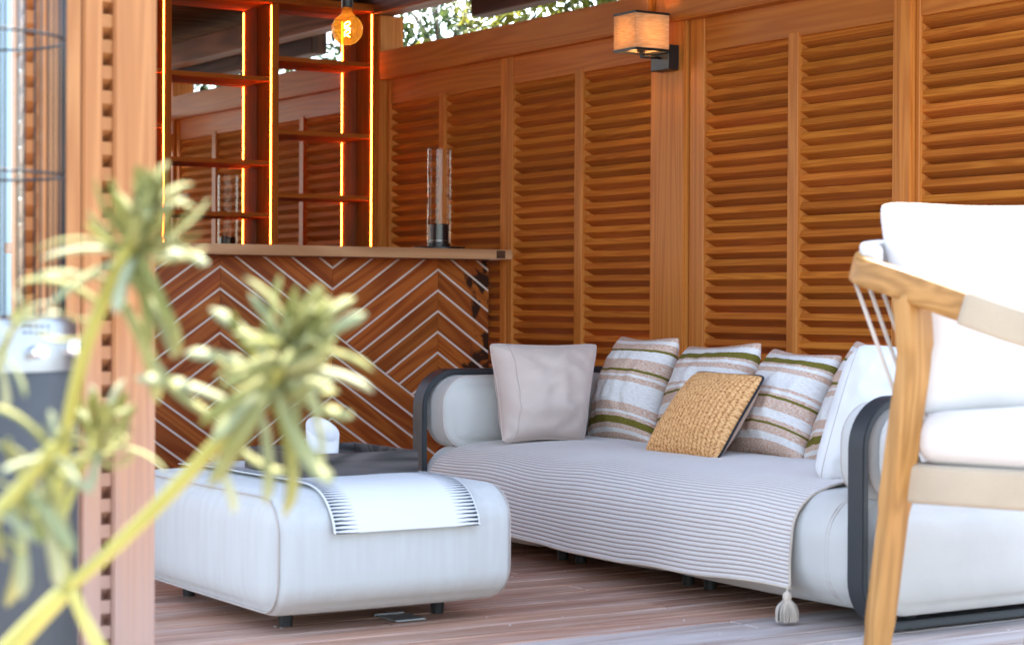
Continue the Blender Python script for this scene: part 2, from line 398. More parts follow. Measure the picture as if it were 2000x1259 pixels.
def tube_mesh(name, pts, rad, n=8, cap=True, flat=None, smooth=True):
    pts = [Vector(p) for p in pts]; N = len(pts)
    rad = [rad] * N if not hasattr(rad, '__len__') else rad
    verts, faces = [], []
    t0 = (pts[1] - pts[0]).normalized()
    ref = Vector((0, 0, 1)) if abs(t0.z) < 0.9 else Vector((1, 0, 0))
    nrm = (ref - t0 * ref.dot(t0)).normalized()
    for i in range(N):
        t = (pts[min(i + 1, N - 1)] - pts[max(i - 1, 0)]).normalized()
        nrm = (nrm - t * nrm.dot(t)).normalized(); bn = t.cross(nrm)
        for k in range(n):
            a = 2 * math.pi * k / n
            if flat:   # (half width along binormal, half height along normal), rounded rectangle
                ca, sa = math.cos(a + math.pi / n), math.sin(a + math.pi / n)
                p = 0.28
                x = math.copysign(abs(ca) ** p, ca) * flat[0]; y = math.copysign(abs(sa) ** p, sa) * flat[1]
                verts.append(pts[i] + bn * x * rad[i] + nrm * y * rad[i])
            else:
                verts.append(pts[i] + (nrm * math.cos(a) + bn * math.sin(a)) * rad[i])
    for i in range(N - 1):
        for k in range(n):
            a = i * n + k; b = i * n + (k + 1) % n
            faces.append((a, b, b + n, a + n))
    if cap:
        faces.append(tuple(range(n))[::-1]); faces.append(tuple(range((N - 1) * n, N * n)))
    me = bpy.data.meshes.new(name); me.from_pydata([tuple(v) for v in verts], [], faces); me.update()
    if smooth:
        for p in me.polygons: p.use_smooth = len(p.vertices) == 4
    return me

def tube(name, pts, rad, mat, parent=None, **k):
    return link(name, tube_mesh(name, pts, rad, **k), mat, parent)

def lathe_mesh(name, prof, c, n=32, smooth=True):
    verts, faces = [], []
    for (r, z) in prof:
        for k in range(n):
            a = 2 * math.pi * k / n
            verts.append((c[0] + r * math.cos(a), c[1] + r * math.sin(a), c[2] + z))
    for i in range(len(prof) - 1):
        for k in range(n):
            a = i * n + k; b = i * n + (k + 1) % n
            faces.append((a, b, b + n, a + n))
    if prof[0][0] > 1e-6: faces.append(tuple(range(n))[::-1])
    if prof[-1][0] > 1e-6: faces.append(tuple(range((len(prof) - 1) * n, len(prof) * n)))
    me = bpy.data.meshes.new(name); me.from_pydata(verts, [], faces); me.update()
    if smooth:
        for p in me.polygons: p.use_smooth = len(p.vertices) == 4
        try: me.set_sharp_from_angle(angle=math.radians(35))
        except Exception: pass
    return me

def lathe(name, prof, c, mat, parent=None, n=32):
    return link(name, lathe_mesh(name, prof, c, n), mat, parent)

def spline(pts, n=8):
    pts = [Vector(p) for p in pts]; out = []
    P = [pts[0] * 2 - pts[1]] + pts + [pts[-1] * 2 - pts[-2]]
    for i in range(1, len(P) - 2):
        for j in range(n):
            t = j / n
            a, b, c, d = P[i - 1], P[i], P[i + 1], P[i + 2]
            out.append(0.5 * ((2 * b) + (c - a) * t + (2 * a - 5 * b + 4 * c - d) * t * t + (3 * b - a - 3 * c + d) * t ** 3))
    out.append(pts[-1]); return out

# ------------------------------------------------------------------ ground and deck
g = mk('ground', [(-900, -900, -0.16), (900, -900, -0.16), (900, 1500, -0.16), (-900, 1500, -0.16)], [(0, 1, 2, 3)], M['gravel'])
tag(g, 'grey paved ground around the timber deck', kind='structure')
deck = mk('deck', [(-0.6, 1.2, -0.03), (5.6, 1.2, -0.03), (5.6, 9.4, -0.03), (-0.6, 9.4, -0.03), (-0.6, 1.2, -0.15), (5.6, 1.2, -0.15), (5.6, 9.4, -0.15), (-0.6, 9.4, -0.15)],
          [(0, 1, 2, 3), (0, 4, 5, 1), (1, 5, 6, 2), (2, 6, 7, 3), (3, 7, 4, 0)], M['dark_beam'])
tag(deck, 'reddish brown timber deck under the pavilion', kind='structure')
BW = 0.128
bmesh_long = [box_mesh('board', (0, 0.003, -0.028), (L, BW - 0.003, 0), 0.0035) for L in (2.3, 3.9, 3.1)]
y = 1.2; row = 0
while y < 9.35:
    off = [2.3, 3.9, 3.1][row % 3]
    x = -0.6
    lens = [(row % 3), (row + 1) % 3, (row + 2) % 3]
    for k in lens:
        me = bmesh_long[k]
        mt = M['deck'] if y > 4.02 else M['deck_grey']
        o = bpy.data.objects.new('board', me); COL.objects.link(o)
        if len(me.materials) == 0: me.materials.append(M['deck'])
        o.material_slots[0].link = 'OBJECT'; o.material_slots[0].material = mt
        o.location = (x, y, R.uniform(-0.0012, 0.0012)); o.parent = deck
        Lk = [2.3, 3.9, 3.1][k]
        if x + Lk > 5.6: o.scale.x = (5.6 - x) / Lk
        x += Lk + 0.004
        if x > 5.45: break
    y += BW; row += 1

# ------------------------------------------------------------------ louvred wall along the sofa
XW = 4.85
PITCH_S = 0.0516
def slat_mesh(L, xs=1):
    pr = [(0.012, 0.0), (0.012, 0.021), (0.056, -0.022), (0.056, -0.043)]
    # small chamfer on the front edge
    pr = [(0.012, -0.0005), (0.010, 0.0015), (0.019, 0.0245), (0.021, 0.0255), (0.105, -0.018), (0.105, -0.045)]
    v = [(a, 0, b) for a, b in pr] + [(a, L, b) for a, b in pr]
    k = len(pr)
    f = [tuple(range(k)), tuple(range(2 * k - 1, k - 1, -1))] + [(i, i + k, (i + 1) % k + k, (i + 1) % k) for i in range(k)]
    me = bpy.data.meshes.new('slat'); me.from_pydata(v, [], f); me.update(); me.materials.append(M['slat'])
    bm = bmesh.new(); bm.from_mesh(me); bmesh.ops.recalc_face_normals(bm, faces=bm.faces); bm.to_mesh(me); bm.free()
    return me
_slat_cache = {}
def shutter(y_hi, m_hi, m_lo, y_lo, st_hi, st_lo, label, ztop=1.838, xw=XW, zb=0.12):
    """one shutter leaf: two columns of slats between stiles; y falls towards the camera"""
    t = thing('louvred_shutter', (xw, (y_hi + y_lo) / 2, 0), label, 'shutter', 'cedar shutters of the long wall')
    if st_hi: box('stile', (xw, y_hi, 0.004), (xw + 0.108, y_hi + st_hi, 1.975), M['cedar_z'], t)
    if st_lo: box('stile', (xw, y_lo - st_lo, 0.004), (xw + 0.108, y_lo, 1.975), M['cedar_z'], t)
    box('top_rail', (xw + 0.004, y_lo, ztop - 0.006), (xw + 0.06, y_hi, 1.975), M['cedar_y'], t)
    box('bottom_rail', (xw + 0.004, y_lo, 0.004), (xw + 0.05, y_hi, zb), M['cedar_y'], t)
    box('mullion', (xw - 0.002, m_lo, zb), (xw + 0.106, m_hi, ztop + 0.012), M['cedar_z'], t)
    for (a, b) in ((m_hi, y_hi), (y_lo, m_lo)):
        L = round(b - a + 0.006, 3)
        if L not in _slat_cache: _slat_cache[L] = slat_mesh(L)
        z = ztop - 0.028
        while z > zb + 0.02:
            o = bpy.data.objects.new('slat', _slat_cache[L]); COL.objects.link(o)
            o.parent = t; o.matrix_parent_inverse = Matrix.Translation(-Vector(t.location))
            o.location = (xw + R.uniform(-0.0012, 0.0012), a - 0.003, z + R.uniform(-0.0012, 0.0012))
            o.rotation_euler = (0, R.uniform(-0.02, 0.02), 0)
            z -= PITCH_S
    return t
shutter(8.83, 8.338, 8.284, 7.776, 0.03, 0.05, 'louvred cedar shutter in the corner behind the bar counter')
shutter(7.675, 7.167, 7.108, 6.613, 0.048, 0.048, 'louvred cedar shutter between the bar and the wall lamp post')
shutter(6.257, 5.747, 5.689, 5.186, 0.092, 0.045, 'louvred cedar shutter above the striped pillows, right of the lamp post')
shutter(5.051, 4.541, 4.483, 3.975, 0.02, 0.05, 'louvred cedar shutter at the open end of the long wall')
def post(name, lo, hi, label, mat='cedar_z', group=None, cat='post'):
    o = box(name, lo, hi, M[mat], None, 0.006, 2); return tag(o, label, cat, group)
post('wall_post', (XW - 0.02, 6.357, 0.002), (XW + 0.12, 6.560, 2.21), 'broad cedar wall post carrying the shaded wall lamp')
post('wall_post', (XW - 0.018, 5.074, 0.002), (XW + 0.08, 5.138, 1.955), 'slim cedar post between the two shutters nearest the armchair')
post('wall_post', (XW - 0.04, 8.868, 0.002), (XW + 0.10, 8.96, 2.285), 'dark corner post where long wall meets the mirrored shelves')
post('wall_post', (XW - 0.01, 3.80, 0.002), (XW + 0.11, 3.92, 2.21), 'cedar end post at the open end of the long wall')
post('wall_beam', (XW - 0.045, 6.565, 1.957), (XW + 0.03, 8.865, 2.098), 'cedar head beam over the shutters beside the bar', 'cedar_y', 'head beams of the long wall', 'beam')
post('wall_beam', (XW - 0.055, 3.80, 1.966), (XW + 0.03, 6.45, 2.11), 'cedar head beam over the shutters right of the lamp post', 'cedar_y', 'head beams of the long wall', 'beam')

# ------------------------------------------------------------------ roof
roof = thing('pergola_roof', (3.3, 6.3, 2.3), 'dark pergola roof lined with fine reed battens', 'roof')
box('roof_sheet', (1.15, 4.0, 2.60), (5.5, 9.5, 2.66), M['dark_beam'], roof)
v, f = [], []
yy = 4.03
while yy < 9.3:
    i = len(v)
    v += [(1.2, yy, 2.555), (5.4, yy, 2.555), (5.4, yy + 0.022, 2.555), (1.2, yy + 0.022, 2.555), (1.2, yy + 0.011, 2.538), (5.4, yy + 0.011, 2.538)]
    f += [(i, i + 4, i + 5, i + 1), (i + 4, i + 3, i + 2, i + 5), (i, i + 1, i + 2, i + 3)]
    yy += 0.034
rd = mk('reed_mat', v, f, M['reed'], roof); rd['kind'] = 'stuff'
for xx in (1.42, 2.55, 3.7):
    box('rafter', (xx, 4.02, 2.42), (xx + 0.10, 9.2, 2.55), M['rafter'], roof, 0.006)
box('wall_plate', (XW - 0.06, 3.82, 2.288), (XW + 0.06, 9.25, 2.42), M['rafter'], roof, 0.006)
box('tie_beam', (1.3, 9.14, 2.30), (4.95, 9.26, 2.42), M['dark_beam'], roof, 0.006)
box('tie_beam', (1.3, 4.06, 2.30), (4.78, 4.18, 2.42), M['cedar_x'], roof, 0.006)
gb = box('eaves_beam', (XW + 0.105, 3.7, 2.213), (XW + 0.20, 8.22, 2.42), M['dark_beam'], None, 0.006)
tag(gb, 'dark eaves beam outside the long wall above the leaf filled gap', 'beam')

# ------------------------------------------------------------------ left posts with short slats
def post2(u0_, u1_, d, dep, label):
    a = pd(u0_, 600, d); b = pd(u1_, 600, d)
    return a, b
lt = thing('slatted_post_screen', (1.5, 3.9, 0), 'narrow cedar screen of two posts with short slats between them', 'screen')
YA = 3.84
xa = px(222, 600, y=YA).x; xb = px(305, 600, y=YA).x
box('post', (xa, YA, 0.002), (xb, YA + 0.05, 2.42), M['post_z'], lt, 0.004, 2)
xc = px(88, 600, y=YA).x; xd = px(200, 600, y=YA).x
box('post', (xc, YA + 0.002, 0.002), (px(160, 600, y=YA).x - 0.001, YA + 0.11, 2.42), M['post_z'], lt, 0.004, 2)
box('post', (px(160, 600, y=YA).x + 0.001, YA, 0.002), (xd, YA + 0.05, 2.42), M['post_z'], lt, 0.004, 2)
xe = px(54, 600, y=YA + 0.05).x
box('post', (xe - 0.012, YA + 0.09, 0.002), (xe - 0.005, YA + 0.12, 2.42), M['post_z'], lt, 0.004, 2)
sm = bpy.data.meshes.new('slat')
pr = [(-0.002, 0.0), (-0.002, 0.026), (0.055, 0.0), (0.055, -0.036)]
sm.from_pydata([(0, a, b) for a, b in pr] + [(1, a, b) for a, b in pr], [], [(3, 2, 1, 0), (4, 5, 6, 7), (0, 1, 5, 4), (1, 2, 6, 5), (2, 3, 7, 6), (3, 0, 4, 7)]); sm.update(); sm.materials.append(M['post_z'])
for (x0, x1, y0) in ((xd - 0.004, xa + 0.004, YA + 0.012), (xe - 0.006, xc + 0.004, YA + 0.05)):
    z = 0.05
    while z < 2.38:
        o = bpy.data.objects.new('slat', sm); COL.objects.link(o); o.parent = lt; o.matrix_parent_inverse = Matrix.Translation(-Vector(lt.location))
        o.location = (x0, y0, z + R.uniform(-0.001, 0.001)); o.scale = (x1 - x0, 1, 1)
        z += PITCH_S

# unseen boarded wall added on the left to hold back side light
lw_ = thing('added_side_wall', (1.4, 6.9, 0), 'unseen cedar boarded wall added on the left to cut side light', 'wall')
yy = 5.5
while yy < 9.1:
    box('wall_board', (1.38, yy, 0.01), (1.40, yy + 0.142, 2.41), M['cedar_z'], lw_, 0.003)
    yy += 0.146
for yy in (5.52, 7.2, 9.0):
    box('stud', (1.30, yy, 0.004), (1.379, yy + 0.07, 2.41), M['cedar_z'], lw_, 0.003)
bwall = box('backdrop_wall', (2.2, 15.0, -0.17), (4.98, 15.25, 4.6), plain('pale_blue_backdrop', (0.50, 0.66, 0.72), 0.8), None, 0.02)  # added backdrop covering the overbright sky behind the heater
tag(bwall, 'plain pale blue backdrop wall added behind the heater cage', 'wall')

# ------------------------------------------------------------------ bar with chevron front
YB = 7.86
bar = thing('bar_counter', (3.8, 8.0, 0), 'cedar bar with pale inlaid chevron front and thick timber top', 'bar')
XL = 2.72
ctop = box('counter_top', (XL - 0.05, 7.657, 1.034), (XW - 0.004, 8.22, 1.078), M['counter'], bar, 0.004, 2)
jx = px(970, 500, y=7.657).x
box('dark_joint', (jx, 7.654, 1.0385), (jx + 0.045, 7.66, 1.0735), M['dark_beam'], ctop, 0.001)
box('backing_board', (XL, YB + 0.012, 0.03), (XW - 0.005, YB + 0.04, 1.033), M['inlay'], bar, 0)
box('bar_carcass', (XL, YB + 0.042, 0.03), (XW - 0.005, 8.2, 1.033), M['dark_beam'], bar, 0)
box('plinth', (XL, YB + 0.03, 0.002), (XW - 0.005, 8.2, 0.03), M['dark_beam'], bar, 0)
SL = 0.702; RS = 0.0945
def clip(poly, a, b, c):     # keep a*x+b*z<=c
    out = []
    for i in range(len(poly)):
        p, q = poly[i], poly[(i + 1) % len(poly)]
        dp = a * p[0] + b * p[1] - c; dq = a * q[0] + b * q[1] - c
        if dp <= 1e-9: out.append(p)
        if (dp < -1e-9 and dq > 1e-9) or (dp > 1e-9 and dq < -1e-9):
            t = dp / (dp - dq); out.append((p[0] + (q[0] - p[0]) * t, p[1] + (q[1] - p[1]) * t))
    return out
def area(p):
    return abs(sum(p[i][0] * p[(i + 1) % len(p)][1] - p[(i + 1) % len(p)][0] * p[i][1] for i in range(len(p)))) / 2
def extr(name, poly, y0, y1, mat, parent):
    k = len(poly)
    s = sum(poly[i][0] * poly[(i + 1) % k][1] - poly[(i + 1) % k][0] * poly[i][1] for i in range(k))
    if s < 0: poly = poly[::-1]
    v = [(x, y0, z) for x, z in poly] + [(x, y1, z) for x, z in poly]
    f = [tuple(range(k)), tuple(range(2 * k - 1, k - 1, -1))] + [((i + 1) % k, i, i + k, (i + 1) % k + k) for i in range(k)]
    return mk(name, v, f, mat, parent)
XP = [2.957 - 0.5385, 2.957, 3.4955, 4.034, 4.5725, 5.111]
ZR = 0.987; ZBX = 0.705
GAP = 0.0108
ci = 0
for k in range(5):
    x0, x1 = max(XP[k], XL), min(XP[k + 1], XW - 0.006)
    if x1 <= x0: continue
    up = (k % 2 == 1) # columns whose upper lines rise to the right
    # column k starts at XP[k]
    for side in (0, 1):
        rising = up if side == 0 else (not up)
        s = SL if rising else -SL
        # boundary line: in 'up' columns it falls from ZBX at left; else rises to ZBX at right
        bs = -SL if up else SL
        bz0 = ZBX if up else ZBX - SL * 0.5385
        xr = XP[k]
        zpk = ZR - SL * 0.5385 if rising else ZR    # value at xr of a line through the grid
        for j in range(-16, 16):
            za = zpk + j * RS; zb_ = za + RS
            poly = [(x0 + 0.0008, 0.034), (x1 - 0.0008, 0.034), (x1 - 0.0008, 1.032), (x0 + 0.0008, 1.032)]
            hg = GAP / 2 / math.cos(math.atan(SL))
            poly = clip(poly, -(-s), -1, -(za + hg - s * xr)) if False else clip(poly, s, -1, -(za + hg - s * xr))
            poly = clip(poly, -s, 1, zb_ - hg - s * xr)
            if side == 0:   # above boundary
                poly = clip(poly, bs, -1, -(bz0 + hg - bs * xr))
            else:
                poly = clip(poly, -bs, 1, bz0 - hg - bs * xr)
            if len(poly) >= 3 and area(poly) > 1e-4:
                extr('plank', poly, YB, YB + 0.0115, M['plank_a' if rising else 'plank_b'], bar)
            # inlay strip along the lower edge of this plank
            st = [(x0 + 0.0008, 0.034), (x1 - 0.0008, 0.034), (x1 - 0.0008, 1.032), (x0 + 0.0008, 1.032)]
            st = clip(st, s, -1, -(za - hg + 0.0003 - s * xr)); st = clip(st, -s, 1, za + hg - 0.0003 - s * xr)
            st = clip(st, bs, -1, -(bz0 - bs * xr)) if side == 0 else clip(st, -bs, 1, bz0 - bs * xr)
            if len(st) >= 3 and area(st) > 5e-5:
                extr('inlay_strip', st, YB + 0.0035, YB + 0.0118, M['inlay'], bar)

# ------------------------------------------------------------------ mirrored back-bar shelves
YS = 8.90; YM = 9.07
sh = thing('back_bar_shelves', (4.2, YS, 0), 'open cedar back bar shelves with mirror and glowing light strips', 'shelf unit')
UP = [(3.083, 3.121), (3.668, 3.703), (4.230, 4.266), (4.789, 4.832)]
for (a, b) in UP:
    box('upright', (a, YS, 0.002), (b, YM, 2.30), M['shelf_z'], sh, 0.002)
    box('light_strip', (a - 0.0034, YS + 0.007, 1.12), (a - 0.0005, YS + 0.012, 2.29), M['led'], sh, 0)
mir = box('mirror', (3.06, YM + 0.001, 0.9), (4.84, YM + 0.008, 2.30), M['mirror'], sh, 0)
box('back_panel', (3.06, YM + 0.009, 0.0), (4.86, YM + 0.03, 2.42), M['dark_beam'], sh, 0)
box('top_board', (3.06, YS - 0.004, 2.302), (4.84, YM + 0.03, 2.34), M['shelf_x'], sh, 0.002)
box('base_cabinet', (3.06, YS - 0.25, 0.002), (4.80, YS - 0.002, 0.9), M['dark_beam'], sh, 0.003)
for (a, b, zs) in ((UP[0][1], UP[1][0], (1.945, 1.681, 1.426, 1.16)), (UP[1][1], UP[2][0], (1.938, 1.527, 1.271)), (UP[2][1], UP[3][0], (2.044, 1.683, 1.372))):
    for z in zs:
        box('shelf', (a + 0.001, YS + 0.006, z - 0.022), (b - 0.008, YM - 0.002, z), M['shelf_x'], sh, 0.0015)

# ------------------------------------------------------------------ pendant bulb
pc = pd(678, 58, 7.8)
pb = thing('pendant_bulb', pc, 'round amber filament bulb hanging from a black cord', 'light bulb')
lathe('glass', [(0.0001, -0.0615)] + [(0.0615 * math.sin(a), -0.0615 * math.cos(a)) for a in [math.pi * k / 20 for k in range(1, 18)]] + [(0.0235, 0.062), (0.0185, 0.075), (0.0175, 0.088)], pc, M['amber'], pb)
lathe('socket', [(0.021, 0.084), (0.023, 0.088), (0.023, 0.135), (0.012, 0.15), (0.004, 0.155)], pc, M['black_metal'], pb, 20)
tube('cord', [pc + Vector((0, 0, 0.15)), Vector((pc.x, pc.y, 2.56))], 0.003, M['black_metal'], pb)
fp = []
for k in range(120):
    t = k / 119; a = t * math.pi * 7
    rr = 0.011 * (1 if (k // 60) % 2 == 0 else 1)
    z = -0.028 + 0.058 * (1 - abs(2 * t - 1))
    fp.append(pc + Vector((rr * math.cos(a), rr * math.sin(a), z)))
tube('filament', fp, 0.0013, M['filament'], pb, n=5)
tube('stem', [pc + Vector((0, 0, 0.08)), pc + Vector((0, 0, 0.034))], 0.004, M['clear'], pb)

# ------------------------------------------------------------------ wall lamp
sx0, sx1, sy0, sy1, sz0, sz1 = 4.602, 4.765, 6.375, 6.525, 1.838, 1.992
def shade_mat():
    m, n, l, b = new_mat('raffia_shade')
    tc = n.new("ShaderNodeTexCoord")
    mp = n.new("ShaderNodeMapping"); mp.inputs['Scale'].default_value = (25, 25, 260); l.new(tc.outputs['Object'], mp.inputs['Vector'])
    nz = n.new("ShaderNodeTexNoise"); nz.inputs['Scale'].default_value = 1; nz.inputs['Detail'].default_value = 4; l.new(mp.outputs[0], nz.inputs['Vector'])
    rp = n.new("ShaderNodeValToRGB"); rp.color_ramp.elements[0].position = 0.3; rp.color_ramp.elements[1].position = 0.7
    rp.color_ramp.elements[0].color = (0.58, 0.40, 0.22, 1); rp.color_ramp.elements[1].color = (0.80, 0.62, 0.40, 1); l.new(nz.outputs['Fac'], rp.inputs['Fac'])
    l.new(rp.outputs[0], b.inputs['Base Color']); b.inputs['Roughness'].default_value = 0.8
    tl = n.new("ShaderNodeBsdfTranslucent"); l.new(rp.outputs[0], tl.inputs[0]); mx = n.new("ShaderNodeMixShader"); mx.inputs[0].default_value = 0.45
    l.new(b.outputs[0], mx.inputs[1]); l.new(tl.outputs[0], mx.inputs[2]); l.new(mx.outputs[0], n["Material Output"].inputs[0])
    bp = n.new("ShaderNodeBump"); bp.inputs['Strength'].default_value = 0.4; bp.inputs['Distance'].default_value = 0.001; l.new(nz.outputs['Fac'], bp.inputs['Height']); l.new(bp.outputs[0], b.inputs['Normal'])
    return m
M['shade'] = shade_mat()
sc_ = thing('wall_lamp', (XW - 0.02, 6.46, 1.8), 'square raffia shade wall lamp with black trim on cedar post', 'lamp')
def shade_ring(name, z0, z1, e, mat, par=None):
    a = [(sx0 - e, sy0 - e), (sx1 + e, sy0 - e), (sx1 + e, sy1 + e), (sx0 - e, sy1 + e)]
    t = 0.003 + e
    b_ = [(sx0 + t, sy0 + t), (sx1 - t, sy0 + t), (sx1 - t, sy1 - t), (sx0 + t, sy1 - t)]
    v = [(x, y, z0) for x, y in a] + [(x, y, z1) for x, y in a] + [(x, y, z0) for x, y in b_] + [(x, y, z1) for x, y in b_]
    f = []
    for i in range(4):
        j = (i + 1) % 4
        f += [(i, j, j + 4, i + 4), (j + 8, i + 8, i + 12, j + 12), (j, i, i + 8, j + 8), (i + 4, j + 4, j + 12, i + 12)]
    return mk(name, v, f, mat, par or sc_)
lsh = shade_ring('lamp_shade', sz0 + 0.004, sz1 - 0.004, 0.0, M['shade'])
shade_ring('trim', sz0, sz0 + 0.0095, 0.0015, M['black_metal'], lsh)
shade_ring('trim', sz1 - 0.0095, sz1, 0.0015, M['black_metal'], lsh)
box('back_plate', (XW - 0.075, 6.392, 1.772), (XW - 0.021, 6.512, 1.872), M['black_metal'], sc_, 0.003)
cxs, cys = (sx0 + sx1) / 2, (sy0 + sy1) / 2
tube('arm', [(XW - 0.07, cys, 1.822), (cxs, cys, 1.822)], 0.006, M['black_metal'], sc_)
lathe('lamp_holder', [(0.006, -0.022), (0.006, 0.0), (0.017, 0.002), (0.017, 0.03), (0.012, 0.034)], (cxs, cys, 1.838), M['black_metal'], sc_, 20)
lathe('lamp_bulb', [(0.011, 0.0), (0.02, 0.025), (0.0225, 0.04), (0.018, 0.056), (0.0001, 0.064)], (cxs, cys, 1.873), emit('bulb_glow', (1, 0.6, 0.28), 10.0), sc_, 20)
for (a, b) in (((sx0, sy0), 1), ((sx1, sy0), 1), ((sx0, sy1), 1), ((sx1, sy1), 1)):
    tube('shade_wire', [(a[0], a[1], sz0 + 0.005), (cxs, cys, sz0 + 0.008)], 0.0012, M['black_metal'], sc_, n=5)

# ------------------------------------------------------------------ glass table fire on the bar
tf = px(857, 487, y=7.9); tf.z = 1.0785
fl = thing('table_lantern', tf, 'tall clear glass tube lantern with black base on the bar', 'lantern')
lathe('base_plate', [(0.118, 0.0), (0.121, 0.003), (0.121, 0.010), (0.118, 0.013)], tf, M['black_metal'], fl, 40)
brn = lathe('burner', [(0.052, 0.014), (0.052, 0.03), (0.044, 0.032), (0.044, 0.115), (0.038, 0.118), (0.036, 0.09)], tf, M['black_metal'], fl, 32)
lathe('logo_band', [(0.0445, 0.040), (0.0445, 0.043)], tf, M['steel'], brn, 32)
lathe('glass_tube', [(0.0545, 0.031), (0.0545, 0.46)], tf, M['clear'], fl, 40)

# ------------------------------------------------------------------ sofa
SX0, SX1 = 3.42, 4.46
SYR, SYL = 3.775, 6.01
sofa = thing('sofa', (3.9, 4.9, 0), 'long off white modular sofa with charcoal hoop frames at both ends', 'sofa')
for (a, b) in ((3.752, 4.682), (4.686, 5.358), (5.362, 6.035)):
    rbox('seat_module', (SX0 + 0.012, a, 0.05), (SX1, b, 0.338), (0.115, 0.05, 0.115), M['white'], sofa, n=8, bulge=(0.004, 0.0, 0.012))
    for yy in (a + 0.05, b - 0.05):
        for xx in (3.625, 4.3):
            lathe('foot', [(0.018, 0.0), (0.02, 0.06)], (xx, yy, 0.0), M['rubber'], sofa, 14)
# stitched seam ring round the right module
def ring_path(y, x0, x1, z0, z1, r, n=8):
    P = []
    for cx, cz, a0 in ((x1 - r, z1 - r, 0), (x0 + r, z1 - r, 90), (x0 + r, z0 + r, 180), (x1 - r, z0 + r, 270)):
        for k in range(n + 1):
            a = math.radians(a0 + 90 * k / n); P.append(Vector((cx + r * math.cos(a), y, cz + r * math.sin(a))))
    P.append(P[0].copy()); return P
for yy in (3.893, 3.904):
    tube('seam', ring_path(yy, SX0 + 0.0105, SX1, 0.05, 0.340, 0.115), 0.0016, M['thread'], sofa, n=5, cap=False)
rbox('backrest', (4.18, 3.93, 0.30), (4.44, 5.86, 0.615), (0.07, 0.08, 0.07), M['white'], sofa, n=8, bulge=(0.015, 0, 0.01))
for (a, b, s) in ((3.742, 3.905, 1), (5.875, 6.045, -1)):
    ac = rbox('arm_cushion', (SX0 + 0.035, a, 0.333), (SX1 - 0.02, b, 0.585), (0.10, 0.035, 0.10), M['white'], sofa, n=10, bulge=(0.0, 0.022, 0.0))
    yy = b - 0.012 if s > 0 else a + 0.012
    yo = yy + (0.02 if s > 0 else -0.02)
    for y_ in ((b - 0.03, a + 0.03) if True else ()):
        tube('piping', ring_path(y_, SX0 + 0.036, SX1 - 0.022, 0.334, 0.584, 0.098), 0.0025, M['thread'], ac, n=5, cap=False)
def hoop(y0, y1, x0, x1, z0, z1, r, t):
    n = 10; v, f = [], []
    A = ring_path(0, x0, x1, z0, z1, r, n)[:-1]; B = ring_path(0, x0 + t, x1 - t, z0 + t, z1 - t, r - t, n)[:-1]
    N = len(A)
    for P, y in ((A, y0), (A, y1), (B, y1), (B, y0)):
        v += [(p.x, y, p.z) for p in P]
    for q in range(4):
        for i in range(N):
            j = (i + 1) % N
            f.append((q * N + i, q * N + j, ((q + 1) % 4) * N + j, ((q + 1) % 4) * N + i))
    me = bpy.data.meshes.new('hoop_frame'); me.from_pydata(v, [], f); me.update()
    bm = bmesh.new(); bm.from_mesh(me); bmesh.ops.recalc_face_normals(bm, faces=bm.faces)
    bmesh.ops.bevel(bm, geom=[e for e in bm.edges if e.calc_face_angle(0) > 1.2], offset=0.003, segments=2, affect='EDGES'); bm.to_mesh(me); bm.free()
    for p in me.polygons: p.use_smooth = True
    try: me.set_sharp_from_angle(angle=math.radians(30))
    except Exception: pass
    return link('hoop_frame', me, M['metal_band'], sofa)
hoop(3.745, 3.805, SX0 - 0.006, SX1 + 0.03, 0.012, 0.606, 0.13, 0.02)
hoop(5.972, 6.042, SX0 - 0.006, SX1 + 0.03, 0.012, 0.606, 0.13, 0.02)
rbox('end_pad', (SX0 + 0.04, 3.716, 0.345), (SX1 - 0.02, 3.756, 0.575), (0.09, 0.03, 0.09), M['white'], sofa, n=8)
rbox('end_pad', (SX0 + 0.02, 3.69, 0.05), (SX1, 3.765, 0.335), (0.10, 0.05, 0.10), M['white'], sofa, n=8, bulge=(0, 0.02, 0))

